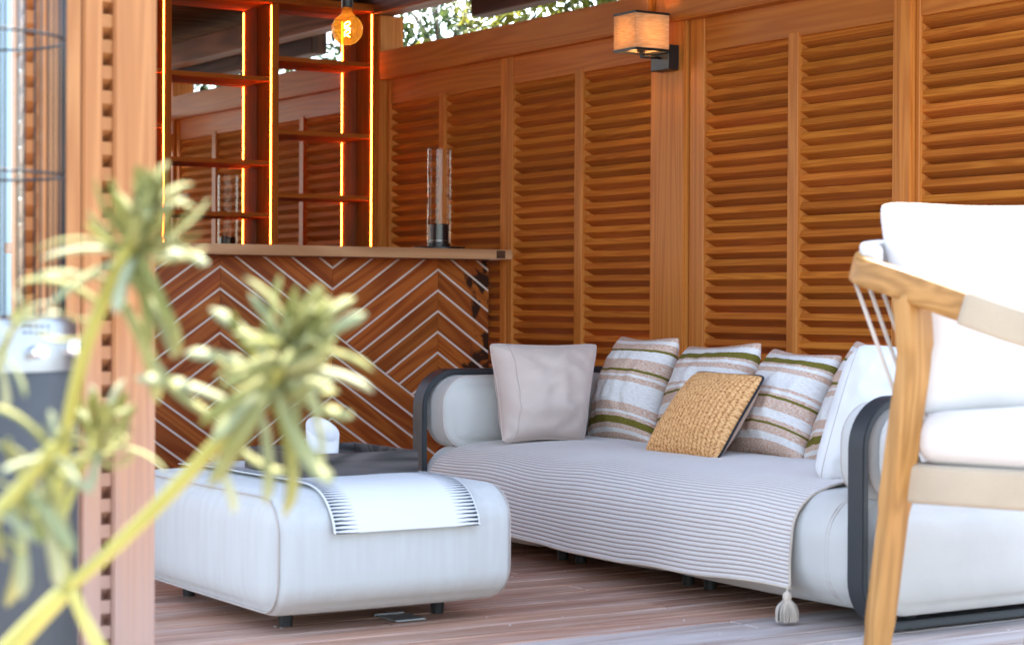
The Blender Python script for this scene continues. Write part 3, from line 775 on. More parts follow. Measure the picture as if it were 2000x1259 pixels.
# ribbed throw
def throw():
    prof = [(4.12, 0.352)]
    # seat top to front and down
    x = 4.12
    path = [Vector((4.15, 0, 0.358)), Vector((3.9, 0, 0.360)), Vector((3.66, 0, 0.354)), Vector((3.55, 0, 0.343)), Vector((3.475, 0, 0.318)), Vector((3.428, 0, 0.270)), Vector((3.412, 0, 0.205)), Vector((3.406, 0, 0.15)), Vector((3.404, 0, 0.085))]
    pts = spline(path, 24)
    # arc-length resample
    L = [0]
    for i in range(1, len(pts)): L.append(L[-1] + (pts[i] - pts[i - 1]).length)
    tot = L[-1]; RIB = 0.0126; per = 6; ns = int(tot / RIB) * per
    rs = []; j = 0
    for k in range(ns + 1):
        s = tot * k / ns
        while j < len(L) - 2 and L[j + 1] < s: j += 1
        t = (s - L[j]) / max(1e-9, L[j + 1] - L[j]); rs.append(pts[j].lerp(pts[j + 1], t))
    NY = 90; y0, y1 = 4.03, 5.88
    v, f = [], []
    for k in range(ns + 1):
        p = rs[k]; tn = (rs[min(k + 1, ns)] - rs[max(k - 1, 0)]).normalized(); nr = Vector((tn.z, 0, -tn.x))
        if nr.z < 0 and k < ns * 0.5: nr = -nr
        if nr.x > 0 and k >= ns * 0.5: nr = -nr
        ph = (k % per) / per
        s = k / ns
        h = 0.0034 * (abs(math.sin(math.pi * k / per)) ** 0.7)
        for i in range(NY + 1):
            w = i / NY
            yy = y0 + (y1 - y0) * w
            # side edges flare a little and wander
            yy += (1 - w) * (0.05 * (1 - s) - 0.01 + 0.02 * math.sin(s * 5)) + w * (-0.04 * (1 - s) + 0.05 * s)
            q = p.copy(); q.y = yy
            und = noise.noise(Vector((s * 3.0, yy * 3.1, 1.3))) * 0.010 * (0.25 + s)
            fold = max(0.0, noise.noise(Vector((s * 1.6 + yy * 2.2, yy * 5.0, 4.7)))) * 0.010 * max(0, s - 0.4)
            q += nr * (h + 0.004 + max(-0.002, und) + fold) + tn * (0.016 * noise.noise(Vector((s * 2.5, yy * 2.6, 7.7))) * min(1, s * 5) * min(1, (1 - s) * 6))
            hang = max(0.0, s - 0.72) / 0.28
            q.z += hang * (0.028 * w ** 2 + 0.012 * math.sin(yy * 3.4 + 0.4) + 0.006 * noise.noise(Vector((yy * 4, 0, 9))))
            q.x -= hang * 0.010 * (0.5 + 0.5 * math.sin(yy * 6.0)) 
            v.append(q)
    for k in range(ns):
        for i in range(NY):
            a = k * (NY + 1) + i
            f.append((a, a + 1, a + NY + 2, a + NY + 1))
    return v, f, ns, NY
def throw_mat():
    m, n, l, b = new_mat('ribbed_throw')
    at = n.new("ShaderNodeAttribute"); at.attribute_name = 'rib'
    rp = n.new("ShaderNodeValToRGB"); rp.color_ramp.elements[0].position = 0.25; rp.color_ramp.elements[1].position = 0.75
    rp.color_ramp.elements[0].color = (0.38, 0.295, 0.255, 1); rp.color_ramp.elements[1].color = (0.70, 0.65, 0.61, 1)
    l.new(at.outputs['Fac'], rp.inputs['Fac'])
    tc = n.new("ShaderNodeTexCoord"); nz = n.new("ShaderNodeTexNoise"); nz.inputs['Scale'].default_value = 500; l.new(tc.outputs['Object'], nz.inputs['Vector'])
    mm = n.new("ShaderNodeMix"); mm.data_type = 'RGBA'; mm.blend_type = 'MULTIPLY'; mm.inputs['Factor'].default_value = 0.3
    l.new(rp.outputs[0], mm.inputs['A']); l.new(nz.outputs['Fac'], mm.inputs['B']); 
    mr = n.new("ShaderNodeMapRange"); mr.inputs['From Min'].default_value = 0.3; mr.inputs['From Max'].default_value = 0.65; mr.inputs['To Min'].default_value = 0.5
    l.new(nz.outputs['Fac'], mr.inputs['Value']); l.new(mr.outputs[0], mm.inputs['B'])
    l.new(mm.outputs['Result'], b.inputs['Base Color']); b.inputs['Roughness'].default_value = 0.95; b.inputs['Specular IOR Level'].default_value = 0.1; b.inputs['Sheen Weight'].default_value = 0.2
    return m
tv, tfc, ns, NY = throw()
tw = thing('throw_blanket', (3.41, 4.9, 0.34), 'ribbed off white throw draped over the sofa seat', 'throw')
thr = mk('blanket', tv, tfc, throw_mat(), tw, True)
at = thr.data.attributes.new('rib', 'FLOAT', 'POINT')
vals = []
for k in range(ns + 1):
    hv = abs(math.sin(math.pi * k / 6)) ** 0.8
    vals += [hv] * (NY + 1)
at.data.foreach_set('value', vals)
edge = [thr.data.vertices[k * (NY + 1)].co.copy() for k in range(0, ns + 1, 3)]
tube('hem', [p + Vector((-0.002, -0.001, 0.002)) for p in edge], 0.0035, M['cord_light'], thr, n=6)
edge2 = [thr.data.vertices[ns * (NY + 1) + i].co.copy() for i in range(NY + 1)]
tube('hem', edge2, 0.004, M['cord_light'], thr, n=6)
# tassel at the corner
tp = edge2[0] + Vector((-0.008, 0.004, -0.004))
ts = lathe('tassel_bead', [(0.0001, -0.03), (0.010, -0.026), (0.0125, -0.018), (0.010, -0.009), (0.003, -0.004), (0.002, 0.004)], tp, M['cord_light'], tw, 16)
vv, ff = [], []
for k in range(150):
    a = R.uniform(0, 2 * math.pi); rr = math.sqrt(R.random())
    top = tp + Vector((0.008 * rr * math.cos(a), 0.008 * rr * math.sin(a), -0.024))
    rb = 0.030 * rr
    mid = tp + Vector((rb * 0.95 * math.cos(a), rb * 0.95 * math.sin(a), -0.048))
    bot = tp + Vector((rb * 1.02 * math.cos(a) + R.uniform(-.002, .002), rb * 1.02 * math.sin(a) + R.uniform(-.002, .002), max(-0.082, 0.002 - tp.z) + R.uniform(0, 0.006)))
    me_pts = spline([top, mid, bot], 3)
    i0 = len(vv)
    for p in me_pts:
        for q in range(3):
            b2 = 2 * math.pi * q / 3; vv.append(p + Vector((0.0022 * math.cos(b2), 0.0022 * math.sin(b2), 0)))
    for i in range(len(me_pts) - 1):
        for q in range(3): ff.append((i0 + i * 3 + q, i0 + i * 3 + (q + 1) % 3, i0 + (i + 1) * 3 + (q + 1) % 3, i0 + (i + 1) * 3 + q))
tz = mk('tassel', vv, ff, M['cord_light'], tw, True); tz['kind'] = 'stuff'

# ------------------------------------------------------------------ pillows
def stripe_mat(name, stops):
    """stripes along the pillow height (attribute pv: 0 at the bottom, 1 at the top)"""
    m, n, l, b = new_mat(name)
    at = n.new("ShaderNodeAttribute"); at.attribute_name = 'pv'
    au = n.new("ShaderNodeAttribute"); au.attribute_name = 'pu'
    rp = n.new("ShaderNodeValToRGB"); rp.color_ramp.interpolation = 'CONSTANT'
    # mask: tan melange = R, green = G, white = B
    els = rp.color_ramp.elements
    code = {'t': (1, 0, 0, 1), 'g': (0, 1, 0, 1), 'w': (0, 0, 1, 1)}
    els[0].position = 0; els[0].color = code[stops[0][1]]; els[1].position = stops[1][0]; els[1].color = code[stops[1][1]]
    for p, c in stops[2:]:
        e = els.new(p); e.color = code[c]
    cmb = n.new("ShaderNodeCombineXYZ"); l.new(au.outputs['Fac'], cmb.inputs[0]); l.new(at.outputs['Fac'], cmb.inputs[1])
    nd = n.new("ShaderNodeTexNoise"); nd.inputs['Scale'].default_value = 60; l.new(cmb.outputs[0], nd.inputs['Vector'])
    ma = n.new("ShaderNodeMath"); ma.operation = 'MULTIPLY_ADD'; ma.inputs[1].default_value = 0.008; l.new(nd.outputs['Fac'], ma.inputs[0]); l.new(at.outputs['Fac'], ma.inputs[2])
    l.new(ma.outputs[0], rp.inputs['Fac'])
    mp = n.new("ShaderNodeMapping"); mp.inputs['Scale'].default_value = (46, 210, 1); l.new(cmb.outputs[0], mp.inputs['Vector'])
    nz = n.new("ShaderNodeTexNoise"); nz.inputs['Scale'].default_value = 1; nz.inputs['Detail'].default_value = 2; l.new(mp.outputs[0], nz.inputs['Vector'])
    r2 = n.new("ShaderNodeValToRGB"); r2.color_ramp.elements[0].position = 0.42; r2.color_ramp.elements[1].position = 0.58
    r2.color_ramp.elements[0].color = (0.50, 0.26, 0.17, 1); r2.color_ramp.elements[1].color = (0.66, 0.56, 0.47, 1); l.new(nz.outputs['Fac'], r2.inputs['Fac'])
    mpw = n.new("ShaderNodeMapping"); mpw.inputs['Scale'].default_value = (30, 130, 1); l.new(cmb.outputs[0], mpw.inputs['Vector'])
    nw = n.new("ShaderNodeTexNoise"); nw.inputs['Scale'].default_value = 1; nw.inputs['Detail'].default_value = 3; l.new(mpw.outputs[0], nw.inputs['Vector'])
    rw = n.new("ShaderNodeValToRGB"); rw.color_ramp.elements[0].position = 0.3; rw.color_ramp.elements[1].position = 0.6
    rw.color_ramp.elements[0].color = (0.60, 0.56, 0.52, 1); rw.color_ramp.elements[1].color = (0.75, 0.72, 0.69, 1); l.new(nw.outputs['Fac'], rw.inputs['Fac'])
    rg = n.new("ShaderNodeValToRGB"); rg.color_ramp.elements[0].position = 0.35; rg.color_ramp.elements[1].position = 0.65
    rg.color_ramp.elements[0].color = (0.115, 0.095, 0.016, 1); rg.color_ramp.elements[1].color = (0.20, 0.165, 0.035, 1); l.new(nz.outputs['Fac'], rg.inputs['Fac'])
    sp = n.new("ShaderNodeSeparateColor"); l.new(rp.outputs[0], sp.inputs[0])
    m1 = n.new("ShaderNodeMix"); m1.data_type = 'RGBA'; l.new(sp.outputs[0], m1.inputs['Factor']); l.new(rw.outputs[0], m1.inputs['A']); l.new(r2.outputs[0], m1.inputs['B'])
    m2 = n.new("ShaderNodeMix"); m2.data_type = 'RGBA'; l.new(sp.outputs[1], m2.inputs['Factor']); l.new(m1.outputs['Result'], m2.inputs['A']); l.new(rg.outputs[0], m2.inputs['B'])
    l.new(m2.outputs['Result'], b.inputs['Base Color']); b.inputs['Roughness'].default_value = 0.95; b.inputs['Specular IOR Level'].default_value = 0.1
    bp = n.new("ShaderNodeBump"); bp.inputs['Strength'].default_value = 0.6; bp.inputs['Distance'].default_value = 0.0015; l.new(nz.outputs['Fac'], bp.inputs['Height']); l.new(bp.outputs[0], b.inputs['Normal'])
    return m

def pillow(name, corners, T, mat, label, cat='pillow', group=None, N=48, p=2.2, ex=0.55, rcn=0.055, wr=0.004, wsc=9, disp=None, back=None, pinch=0.045, seed=0.0, piping=None, sag=0.0, seam=None):
    """corners: bottom-left, bottom-right, top-right, top-left as seen from the front"""
    BL, BR, TR, TL = [Vector(c) for c in corners]
    c = (BL + BR + TR + TL) / 4
    nrm = ((BR - BL) + (TR - TL)).cross((TL - BL) + (TR - BR)).normalized()   # towards the viewer side
    t = thing(name, ((BL + BR) / 2), label, cat, group)
    v, f, pu, pv = [], [], [], []
    def pos(a, b, s):
        # pinch edges inward between the corners
        A = 2 * a - 1; B = 2 * b - 1
        rc = rcn * (abs(A) * abs(B)) ** 7
        a2 = 0.5 + (A * (1 - pinch * (1 - B * B) - rc)) / 2
        b2 = 0.5 + (B * (1 - pinch * (1 - A * A) - rc)) / 2
        P = BL.lerp(BR, a2).lerp(TL.lerp(TR, a2), b2)
        th = max(0.0, (1 - abs(A) ** p) * (1 - abs(B) ** p)) ** ex
        h = T / 2 * th
        # corner tension wrinkles
        q = Vector((A * 3 + seed, B * 3 - seed, s * 2.0 + seed))
        e = max(abs(A), abs(B))
        w = noise.noise(Vector((A * wsc * 0.5, B * wsc * 0.5, seed + s))) * wr * 1.3 * th + noise.noise(Vector(((A + B) * wsc * 1.1, (A - B) * 1.8, seed * 1.7 + s))) * wr * (abs(A * B) ** 0.7) * th
        w -= sag * math.exp(-((B - 0.1) / 0.5) ** 2) * 0
        if disp and s > 0: h += disp(a, b) * min(1.0, th * 3)
        return P + nrm * s * (h + w)
    NN = N if not disp else N
    ids = {}
    for s in (1, -1):
        for j in range(NN + 1):
            for i in range(NN + 1):
                # cluster samples near the rim
                a = i / NN; b = j / NN
                if not disp:
                    a = 0.5 - 0.5 * math.cos(math.pi * a); b = 0.5 - 0.5 * math.cos(math.pi * b)
                if s < 0 and (i in (0, NN) or j in (0, NN)):
                    ids[(s, i, j)] = ids[(1, i, j)]; continue
                ids[(s, i, j)] = len(v); v.append(pos(a, b, s)); pu.append(a); pv.append(b)
    for s in (1, -1):
        for j in range(NN):
            for i in range(NN):
                q = (ids[(s, i, j)], ids[(s, i + 1, j)], ids[(s, i + 1, j + 1)], ids[(s, i, j + 1)])
                f.append(q if s > 0 else q[::-1])
    o = mk('cover', v, f, mat, t, True)
    if disp:
        hh = [disp(a, b) / 0.0055 for a, b in zip(pu, pv)]
        aa = o.data.attributes.new('hh', 'FLOAT', 'POINT'); aa.data.foreach_set('value', hh)
    for nm, vals_ in (('pu', pu), ('pv', pv)):
        aa = o.data.attributes.new(nm, 'FLOAT', 'POINT'); aa.data.foreach_set('value', vals_)
    if back:
        o.data.materials.append(back)
        nf = len(o.data.polygons) // 2
        for k in range(nf, 2 * nf): o.data.polygons[k].material_index = 1
    if piping:
        rim = [v[ids[(1, i, 0)]] for i in range(NN + 1)] + [v[ids[(1, NN, j)]] for j in range(1, NN + 1)] + [v[ids[(1, i, NN)]] for i in range(NN - 1, -1, -1)] + [v[ids[(1, 0, j)]] for j in range(NN - 1, -1, -1)]
        tube('piping', rim, piping[0], piping[1], o, n=6, cap=False)
    if seam:
        i0 = int(NN * seam[0])
        tube('stitched_seam', [v[ids[(1, i0, j)]] + nrm * 0.0006 for j in range(1, NN)], 0.0011, M['thread'], o, n=5)
    return t

XB, ZS = 4.0, 0.352
def on_seat(u, v_, z=ZS): return px(u, v_, z=z)
GS = 'striped pillows on the sofa'
# plain beige pillow in the left corner
pb1 = [px(980, 866, y=5.70), px(1143, 862, y=5.66), px(1170, 669, y=5.77), px(952, 668, y=5.80)]
pillow('pillow', pb1, 0.24, M['beige'], 'plain beige linen pillow beside the far arm of the sofa', wr=0.018, wsc=6, seed=2.2, piping=(0.0025, M['beige']), pinch=0.075, seam=(0.24,))
st_a = stripe_mat('stripes_a', [(0, 't'), (0.045, 'w'), (0.075, 't'), (0.115, 'g'), (0.175, 't'), (0.205, 'w'), (0.23, 't'), (0.30, 'w'), (0.50, 't'), (0.545, 'w'), (0.57, 't'), (0.595, 'g'), (0.62, 't'), (0.72, 'w'), (0.80, 'w'), (0.81, 'g'), (0.835, 't'), (0.90, 'w'), (0.94, 't')])
st_b = stripe_mat('stripes_b', [(0, 't'), (0.09, 'w'), (0.15, 't'), (0.215, 'g'), (0.235, 't'), (0.27, 'w'), (0.35, 't'), (0.45, 'g'), (0.475, 't'), (0.50, 'w'), (0.53, 't'), (0.555, 'w'), (0.71, 't'), (0.76, 'w'), (0.79, 't'), (0.815, 'g'), (0.875, 'w'), (0.93, 't')])
xs_b, xs_t = 4.02, 4.20
def sp(bl, br, tr, tl, x0=xs_b, x1=xs_t): return [px(*bl, x=x0), px(*br, x=x0), px(*tr, x=x1), px(*tl, x=x1)]
pillow('pillow', sp((1143, 868), (1275, 876), (1330, 655), (1213, 652), 4.02, 4.18), 0.22, st_a, 'striped pillow with a wide olive band near its bottom, beside the beige one', group=GS, seed=5.1, wr=0.009, pinch=0.115)
pillow('pillow', sp((1268, 884), (1432, 896), (1492, 664), (1343, 672), 4.03, 4.19), 0.22, st_b, 'striped pillow half hidden behind the braided jute pillow', group=GS, seed=7.7, wr=0.009, pinch=0.115)
pillow('pillow', sp((1418, 892), (1562, 908), (1650, 690), (1510, 676), 4.0, 4.17), 0.22, st_b, 'striped pillow with olive band near the top, right of the jute pillow', group=GS, seed=3.3, wr=0.009, pinch=0.115)
pillow('pillow', sp((1560, 912), (1700, 925), (1790, 672), (1672, 660), 4.03, 4.19), 0.17, st_a, 'striped pillow mostly hidden behind the white pillow at the near arm', group=GS, seed=9.1, wr=0.009, pinch=0.115)
# white pillow against the near arm
pw = [px(1582, 938, y=4.20), px(1800, 968, y=4.02), px(1830, 690, y=3.96), px(1662, 672, y=4.15)]
pillow('pillow', pw, 0.26, M['pillow_white'], 'plain white cotton pillow leaning on the near arm of the sofa', wr=0.014, wsc=9, seed=4.4, pinch=-0.03, ex=0.46, rcn=0.13, seam=(0.2,))
# braided jute pillow
def braid(a, b):
    cw = 1 / 21.0; cl = 1 / 23.0
    fa = (a / cw) % 1.0; k = int(a / cw)
    prof = abs(math.sin(math.pi * fa)) ** 0.6
    fb = (b / cl + (0.5 if fa > 0.5 else 0.0) + abs(fa - 0.5) * 1.1) % 1.0
    return 0.0055 * prof * (0.35 + 0.65 * abs(math.sin(math.pi * fb)) ** 0.7)
def jute_mat():
    m, n, l, b = new_mat('braided_jute')
    au = n.new("ShaderNodeAttribute"); au.attribute_name = 'pu'; av = n.new("ShaderNodeAttribute"); av.attribute_name = 'pv'
    cmb = n.new("ShaderNodeCombineXYZ"); l.new(au.outputs['Fac'], cmb.inputs[0]); l.new(av.outputs['Fac'], cmb.inputs[1])
    nz = n.new("ShaderNodeTexNoise"); nz.inputs['Scale'].default_value = 42; nz.inputs['Detail'].default_value = 3; l.new(cmb.outputs[0], nz.inputs['Vector'])
    rp = n.new("ShaderNodeValToRGB"); e = rp.color_ramp.elements; e[0].position = 0.3; e[0].color = (0.34, 0.13, 0.035, 1); e[1].position = 0.7; e[1].color = (0.80, 0.46, 0.20, 1)
    x = e.new(0.5); x.color = (0.64, 0.32, 0.115, 1)
    ah = n.new("ShaderNodeAttribute"); ah.attribute_name = 'hh'
    mh = n.new("ShaderNodeMath"); mh.operation = 'MULTIPLY_ADD'; mh.inputs[1].default_value = 0.36; l.new(ah.outputs['Fac'], mh.inputs[0])
    mk2 = n.new("ShaderNodeMath"); mk2.operation = 'MULTIPLY_ADD'; mk2.inputs[1].default_value = 1.15; mk2.inputs[2].default_value = -0.26; l.new(nz.outputs['Fac'], mk2.inputs[0]); l.new(mk2.outputs[0], mh.inputs[2])
    l.new(mh.outputs[0], rp.inputs['Fac']); l.new(rp.outputs[0], b.inputs['Base Color']); b.inputs['Roughness'].default_value = 0.8
    nf = n.new("ShaderNodeTexNoise"); nf.inputs['Scale'].default_value = 260; l.new(cmb.outputs[0], nf.inputs['Vector'])
    bp = n.new("ShaderNodeBump"); bp.inputs['Strength'].default_value = 0.5; bp.inputs['Distance'].default_value = 0.001; l.new(nf.outputs['Fac'], bp.inputs['Height']); l.new(bp.outputs[0], b.inputs['Normal'])
    return m
pj = [px(1254, 889, x=3.80), px(1402, 901, x=3.82), px(1497, 733, x=3.96), px(1362, 724, x=3.97)]
pillow('pillow', pj, 0.14, jute_mat(), 'small braided jute pillow with black edging in front of the striped ones', N=200, disp=braid, seed=1.2, wr=0.002, back=fabric('jute_back', (0.55, 0.36, 0.25)), piping=(0.0045, M['black_yarn']), pinch=0.04)

# ------------------------------------------------------------------ ottoman, runner, tray, candle
OX0, OX1, OY0, OY1, OZ = 2.125, 2.838, 4.452, 5.43, 0.357
ot = thing('ottoman', (2.5, 4.95, 0), 'square off white upholstered ottoman with rounded edges', 'ottoman')
obody = rbox('cushion_body', (OX0, OY0, 0.05), (OX1, OY1, OZ), (0.045, 0.10, 0.085), M['white_side'], ot, n=10, bulge=(0.012, 0.018, 0.008))
def side_ring(x, y0, y1, z0, z1, r):
    return [Vector((x, p.x, p.z)) for p in ring_path(0, y0, y1, z0, z1, r)]
for xx in (OX0 + 0.018, OX1 - 0.018):
    tube('seam', side_ring(xx, OY0 + 0.011, OY1 - 0.011, 0.059, OZ - 0.009, 0.088), 0.0026, M['thread'], obody, n=5, cap=False)
for xx in (OX0 + 0.13, OX1 - 0.13):
    for yy in (OY0 + 0.2, OY1 - 0.15):
        lathe('foot', [(0.017, 0.0), (0.021, 0.055)], (xx, yy, 0), M['rubber'], ot, 14)
def runner():
    x0, x1 = 2.275, 2.702
    path = [Vector((0, OY1 - 0.02, OZ + 0.004)), Vector((0, OY1 - 0.14, OZ + 0.010)), Vector((0, 5.0, OZ + 0.0125)), Vector((0, OY0 + 0.20, OZ + 0.014)), Vector((0, OY0 + 0.09, OZ + 0.008)), Vector((0, OY0 + 0.026, OZ - 0.018)), Vector((0, OY0 - 0.014, OZ - 0.062)), Vector((0, OY0 - 0.028, OZ - 0.098))]
    pts = spline(path, 14); NX = 70
    v, f, a_, b_ = [], [], [], []
    L = [0]
    for i in range(1, len(pts)): L.append(L[-1] + (pts[i] - pts[i - 1]).length)
    for k, p in enumerate(pts):
        tn = (pts[min(k + 1, len(pts) - 1)] - pts[max(k - 1, 0)]).normalized(); nr = Vector((0, -tn.z, tn.y))
        if nr.z < 0: nr = -nr
        s = L[k] / L[-1]
        for i in range(NX + 1):
            w = i / NX
            xx = x0 + (x1 - x0) * w + 0.03 * (s - 1) * -0.6 * 0 
            q = Vector((xx, p.y, p.z)) + nr * (0.003 + 0.003 * max(0, noise.noise(Vector((w * 3, s * 5, 2)))))
            v.append(q); a_.append(w); b_.append(L[k])
    for k in range(len(pts) - 1):
        for i in range(NX):
            a = k * (NX + 1) + i; f.append((a, a + NX + 1, a + NX + 2, a + 1))
    return v, f, a_, b_
rv, rf, ra, rb_ = runner()
def runner_mat():
    m, n, l, b = new_mat('runner_printed')
    au = n.new("ShaderNodeAttribute"); au.attribute_name = 'pu'; av = n.new("ShaderNodeAttribute"); av.attribute_name = 'pv'
    # tapered black dashes along both long edges
    def M_(op, a=None, b2=None, c=None):
        x = n.new("ShaderNodeMath"); x.operation = op
        for i, q in enumerate((a, b2, c)):
            if q is None: continue
            if isinstance(q, (int, float)): x.inputs[i].default_value = q
            else: l.new(q, x.inputs[i])
        return x.outputs[0]
    cmb = n.new("ShaderNodeCombineXYZ"); l.new(au.outputs['Fac'], cmb.inputs[0]); l.new(av.outputs['Fac'], cmb.inputs[1])
    nz = n.new("ShaderNodeTexNoise"); nz.inputs['Scale'].default_value = 28; l.new(cmb.outputs[0], nz.inputs['Vector'])
    nn = M_('MULTIPLY_ADD', nz.outputs['Fac'], 0.30, -0.15)
    fr = M_('FRACT', M_('ADD', M_('MULTIPLY', av.outputs['Fac'], 95.0), nn))
    tri = M_('ABSOLUTE', M_('SUBTRACT', fr, 0.5))             # 0 at dash centre
    ed = M_('MINIMUM', au.outputs['Fac'], M_('SUBTRACT', 1.0, au.outputs['Fac']))
    wid = M_('SUBTRACT', 0.36, M_('MULTIPLY', ed, 2.1))       # half-width shrinking away from the edge
    dash = M_('LESS_THAN', tri, wid)
    inner = M_('LESS_THAN', ed, 0.165)
    rim = M_('GREATER_THAN', ed, 0.012)
    fac = M_('MULTIPLY', M_('MULTIPLY', dash, inner), rim)
    mx = n.new("ShaderNodeMix"); mx.data_type = 'RGBA'; l.new(fac, mx.inputs['Factor']); mx.inputs['A'].default_value = (0.66, 0.66, 0.64, 1); mx.inputs['B'].default_value = (0.035, 0.04, 0.048, 1)
    l.new(mx.outputs['Result'], b.inputs['Base Color']); b.inputs['Roughness'].default_value = 0.9; b.inputs['Specular IOR Level'].default_value = 0.15
    n3 = n.new("ShaderNodeTexNoise"); n3.inputs['Scale'].default_value = 9; n3.inputs['Detail'].default_value = 4; l.new(cmb.outputs[0], n3.inputs['Vector'])
    bp = n.new("ShaderNodeBump"); bp.inputs['Strength'].default_value = 0.25; bp.inputs['Distance'].default_value = 0.006; l.new(n3.outputs['Fac'], bp.inputs['Height']); l.new(bp.outputs[0], b.inputs['Normal'])
    return m
rn = mk('table_runner', rv, rf, runner_mat(), None, True)
for nm, vals_ in (('pu', ra), ('pv', rb_)):
    aa = rn.data.attributes.new(nm, 'FLOAT', 'POINT'); aa.data.foreach_set('value', vals_)
sd = rn.modifiers.new('thick', 'SOLIDIFY'); sd.thickness = 0.003; sd.offset = 1
tag(rn, 'white cotton runner with black dashed edges lying over the ottoman', 'runner')

TZ = OZ + 0.0205
TX0, TX1, TY0, TY1 = 2.325, 2.675, 4.70, 5.06
tr = thing('tray', (2.5, 4.88, TZ), 'square dark smoked oak tray on the ottoman runner', 'tray')
box('tray_bottom', (TX0 + 0.004, TY0 + 0.004, TZ), (TX1 - 0.004, TY1 - 0.004, TZ + 0.008), M['tray'], tr, 0.001)
box('tray_side', (TX0, TY0, TZ), (TX1, TY0 + 0.012, TZ + 0.06), M['tray'], tr, 0.0015)
box('tray_side', (TX0, TY1 - 0.012, TZ), (TX1, TY1, TZ + 0.06), M['tray'], tr, 0.0015)
box('tray_side', (TX0 + 0.0003, TY0 + 0.0125, TZ), (TX0 + 0.012, TY1 - 0.0125, TZ + 0.0597), M['tray'], tr, 0.0015)
box('tray_side', (TX1 - 0.012, TY0 + 0.0125, TZ), (TX1 - 0.0003, TY1 - 0.0125, TZ + 0.0597), M['tray'], tr, 0.0015)
# slanted white candle holder
cc = pd(637, 880, 1.0); 
cx_, cy_ = 2.475, 4.88
v, f = [], []
n = 36
top_dir = RGT
for (rr, zf) in ((0.036, 0), (0.042, 0.03), (0.046, 1)):
    for k in range(n):
        a = 2 * math.pi * k / n
        dx, dy = math.cos(a), math.sin(a)
        side = (dx * RGT.x + dy * RGT.y) * 0.55 - (dx * FWD.x + dy * FWD.y) * 0.83
        zz = TZ + 0.009 + (zf * 0.055 if zf < 1 else 0.104 - 0.026 * side - 0.006 * side * abs(side))
        v.append((cx_ + rr * dx, cy_ + rr * dy, zz))
for k in range(n):   # inner wall
    a = 2 * math.pi * k / n; dx, dy = math.cos(a), math.sin(a); side = (dx * RGT.x + dy * RGT.y) * 0.55 - (dx * FWD.x + dy * FWD.y) * 0.83
    v.append((cx_ + 0.042 * dx, cy_ + 0.042 * dy, TZ + 0.009 + 0.104 - 0.026 * side - 0.006 * side * abs(side) - 0.001))
for k in range(n):
    a = 2 * math.pi * k / n; dx, dy = math.cos(a), math.sin(a)
    v.append((cx_ + 0.036 * dx, cy_ + 0.036 * dy, TZ + 0.045))
for i in range(4):
    for k in range(n):
        a = i * n + k; b = i * n + (k + 1) % n; f.append((a, b, b + n, a + n))
f.append(tuple(range(n))[::-1]); f.append(tuple(range(4 * n, 5 * n)))
cd = mk('candle_holder', v, f, M['wax'], None, True)
tag(cd, 'white slant topped candle holder standing in the dark tray', 'candle holder')

# floor socket
fs = thing('floor_socket', (2.57, 4.62, 0), 'small metal floor socket set in the deck under the ottoman', 'socket')
box('socket_plate', (2.53, 4.56, 0.0015), (2.62, 4.66, 0.006), M['outlet'], fs, 0.001)
box('socket_lid', (2.525, 4.668, 0.0015), (2.615, 4.676, 0.009), M['steel'], fs, 0.001)

# tiny pale petals blown onto the boards
pv_, pf_ = [], []
rp_ = random.Random(5)
for k in range(90):
    x, y_ = rp_.uniform(2.2, 4.2), rp_.uniform(3.5, 5.6); a = rp_.uniform(0, 6.28); l_ = rp_.uniform(0.003, 0.007)
    i = len(pv_)
    for (du, dv, dz) in ((-1, 0, 0.0025), (0, -0.5, 0.0035), (1, 0, 0.0045), (0, 0.5, 0.0035)):
        pv_.append((x + (du * math.cos(a) - dv * math.sin(a)) * l_, y_ + (du * math.sin(a) + dv * math.cos(a)) * l_, dz))
    pf_.append((i, i + 1, i + 2, i + 3))
pt = mk('petals', pv_, pf_, M['cloth']); tag(pt, 'tiny pale petals scattered over the deck boards', 'petals', kind='stuff')

# ------------------------------------------------------------------ armchair
CB = Vector((2.885, 3.135, 0)); CF = Vector((0.35, -0.937, 0)).normalized(); CW = Vector((CF.y * -1, CF.x, 0)); CW = Vector((0.937, 0.35, 0)).normalized()
def ch(a, b, z): return CB + CF * a + CW * b + Vector((0, 0, z))
chair = thing('armchair', CB, 'teak armchair with curved rail, woven rope seat and white cushions', 'armchair')
WD = 0.87
rail_pts = [(0.66, -0.01, 0.70), (0.48, -0.012, 0.752), (0.33, -0.014, 0.797), (0.18, -0.014, 0.845), (0.06, -0.008, 0.884), (-0.03, 0.02, 0.908), (-0.075, 0.09, 0.921), (-0.09, 0.2, 0.928), (-0.092, 0.3, 0.930)]
full = rail_pts + [(a, WD - b, z) for a, b, z in rail_pts[-2::-1]]
P = spline([ch(*p) for p in full], 8)
arail = tube('arm_rail', P, 1.0, M['teak_y'], chair, n=16, flat=(0.021, 0.031))
for sgn in (0, 1):
    w0 = [ch(a, b if sgn == 0 else WD - b, z) for a, b, z in ((0.215, -0.0142, 0.834), (0.30, -0.014, 0.806), (0.38, -0.0135, 0.783), (0.46, -0.0125, 0.758), (0.52, -0.012, 0.741))]
    tube('rope_wrap', spline(w0, 8), 1.0, M['rope'], arail, n=20, flat=(0.0265, 0.0365))
def leg(pts, rad, flat):
    tube('leg', spline([ch(*p) for p in pts], 8), rad, M['teak'], chair, n=16, flat=flat)
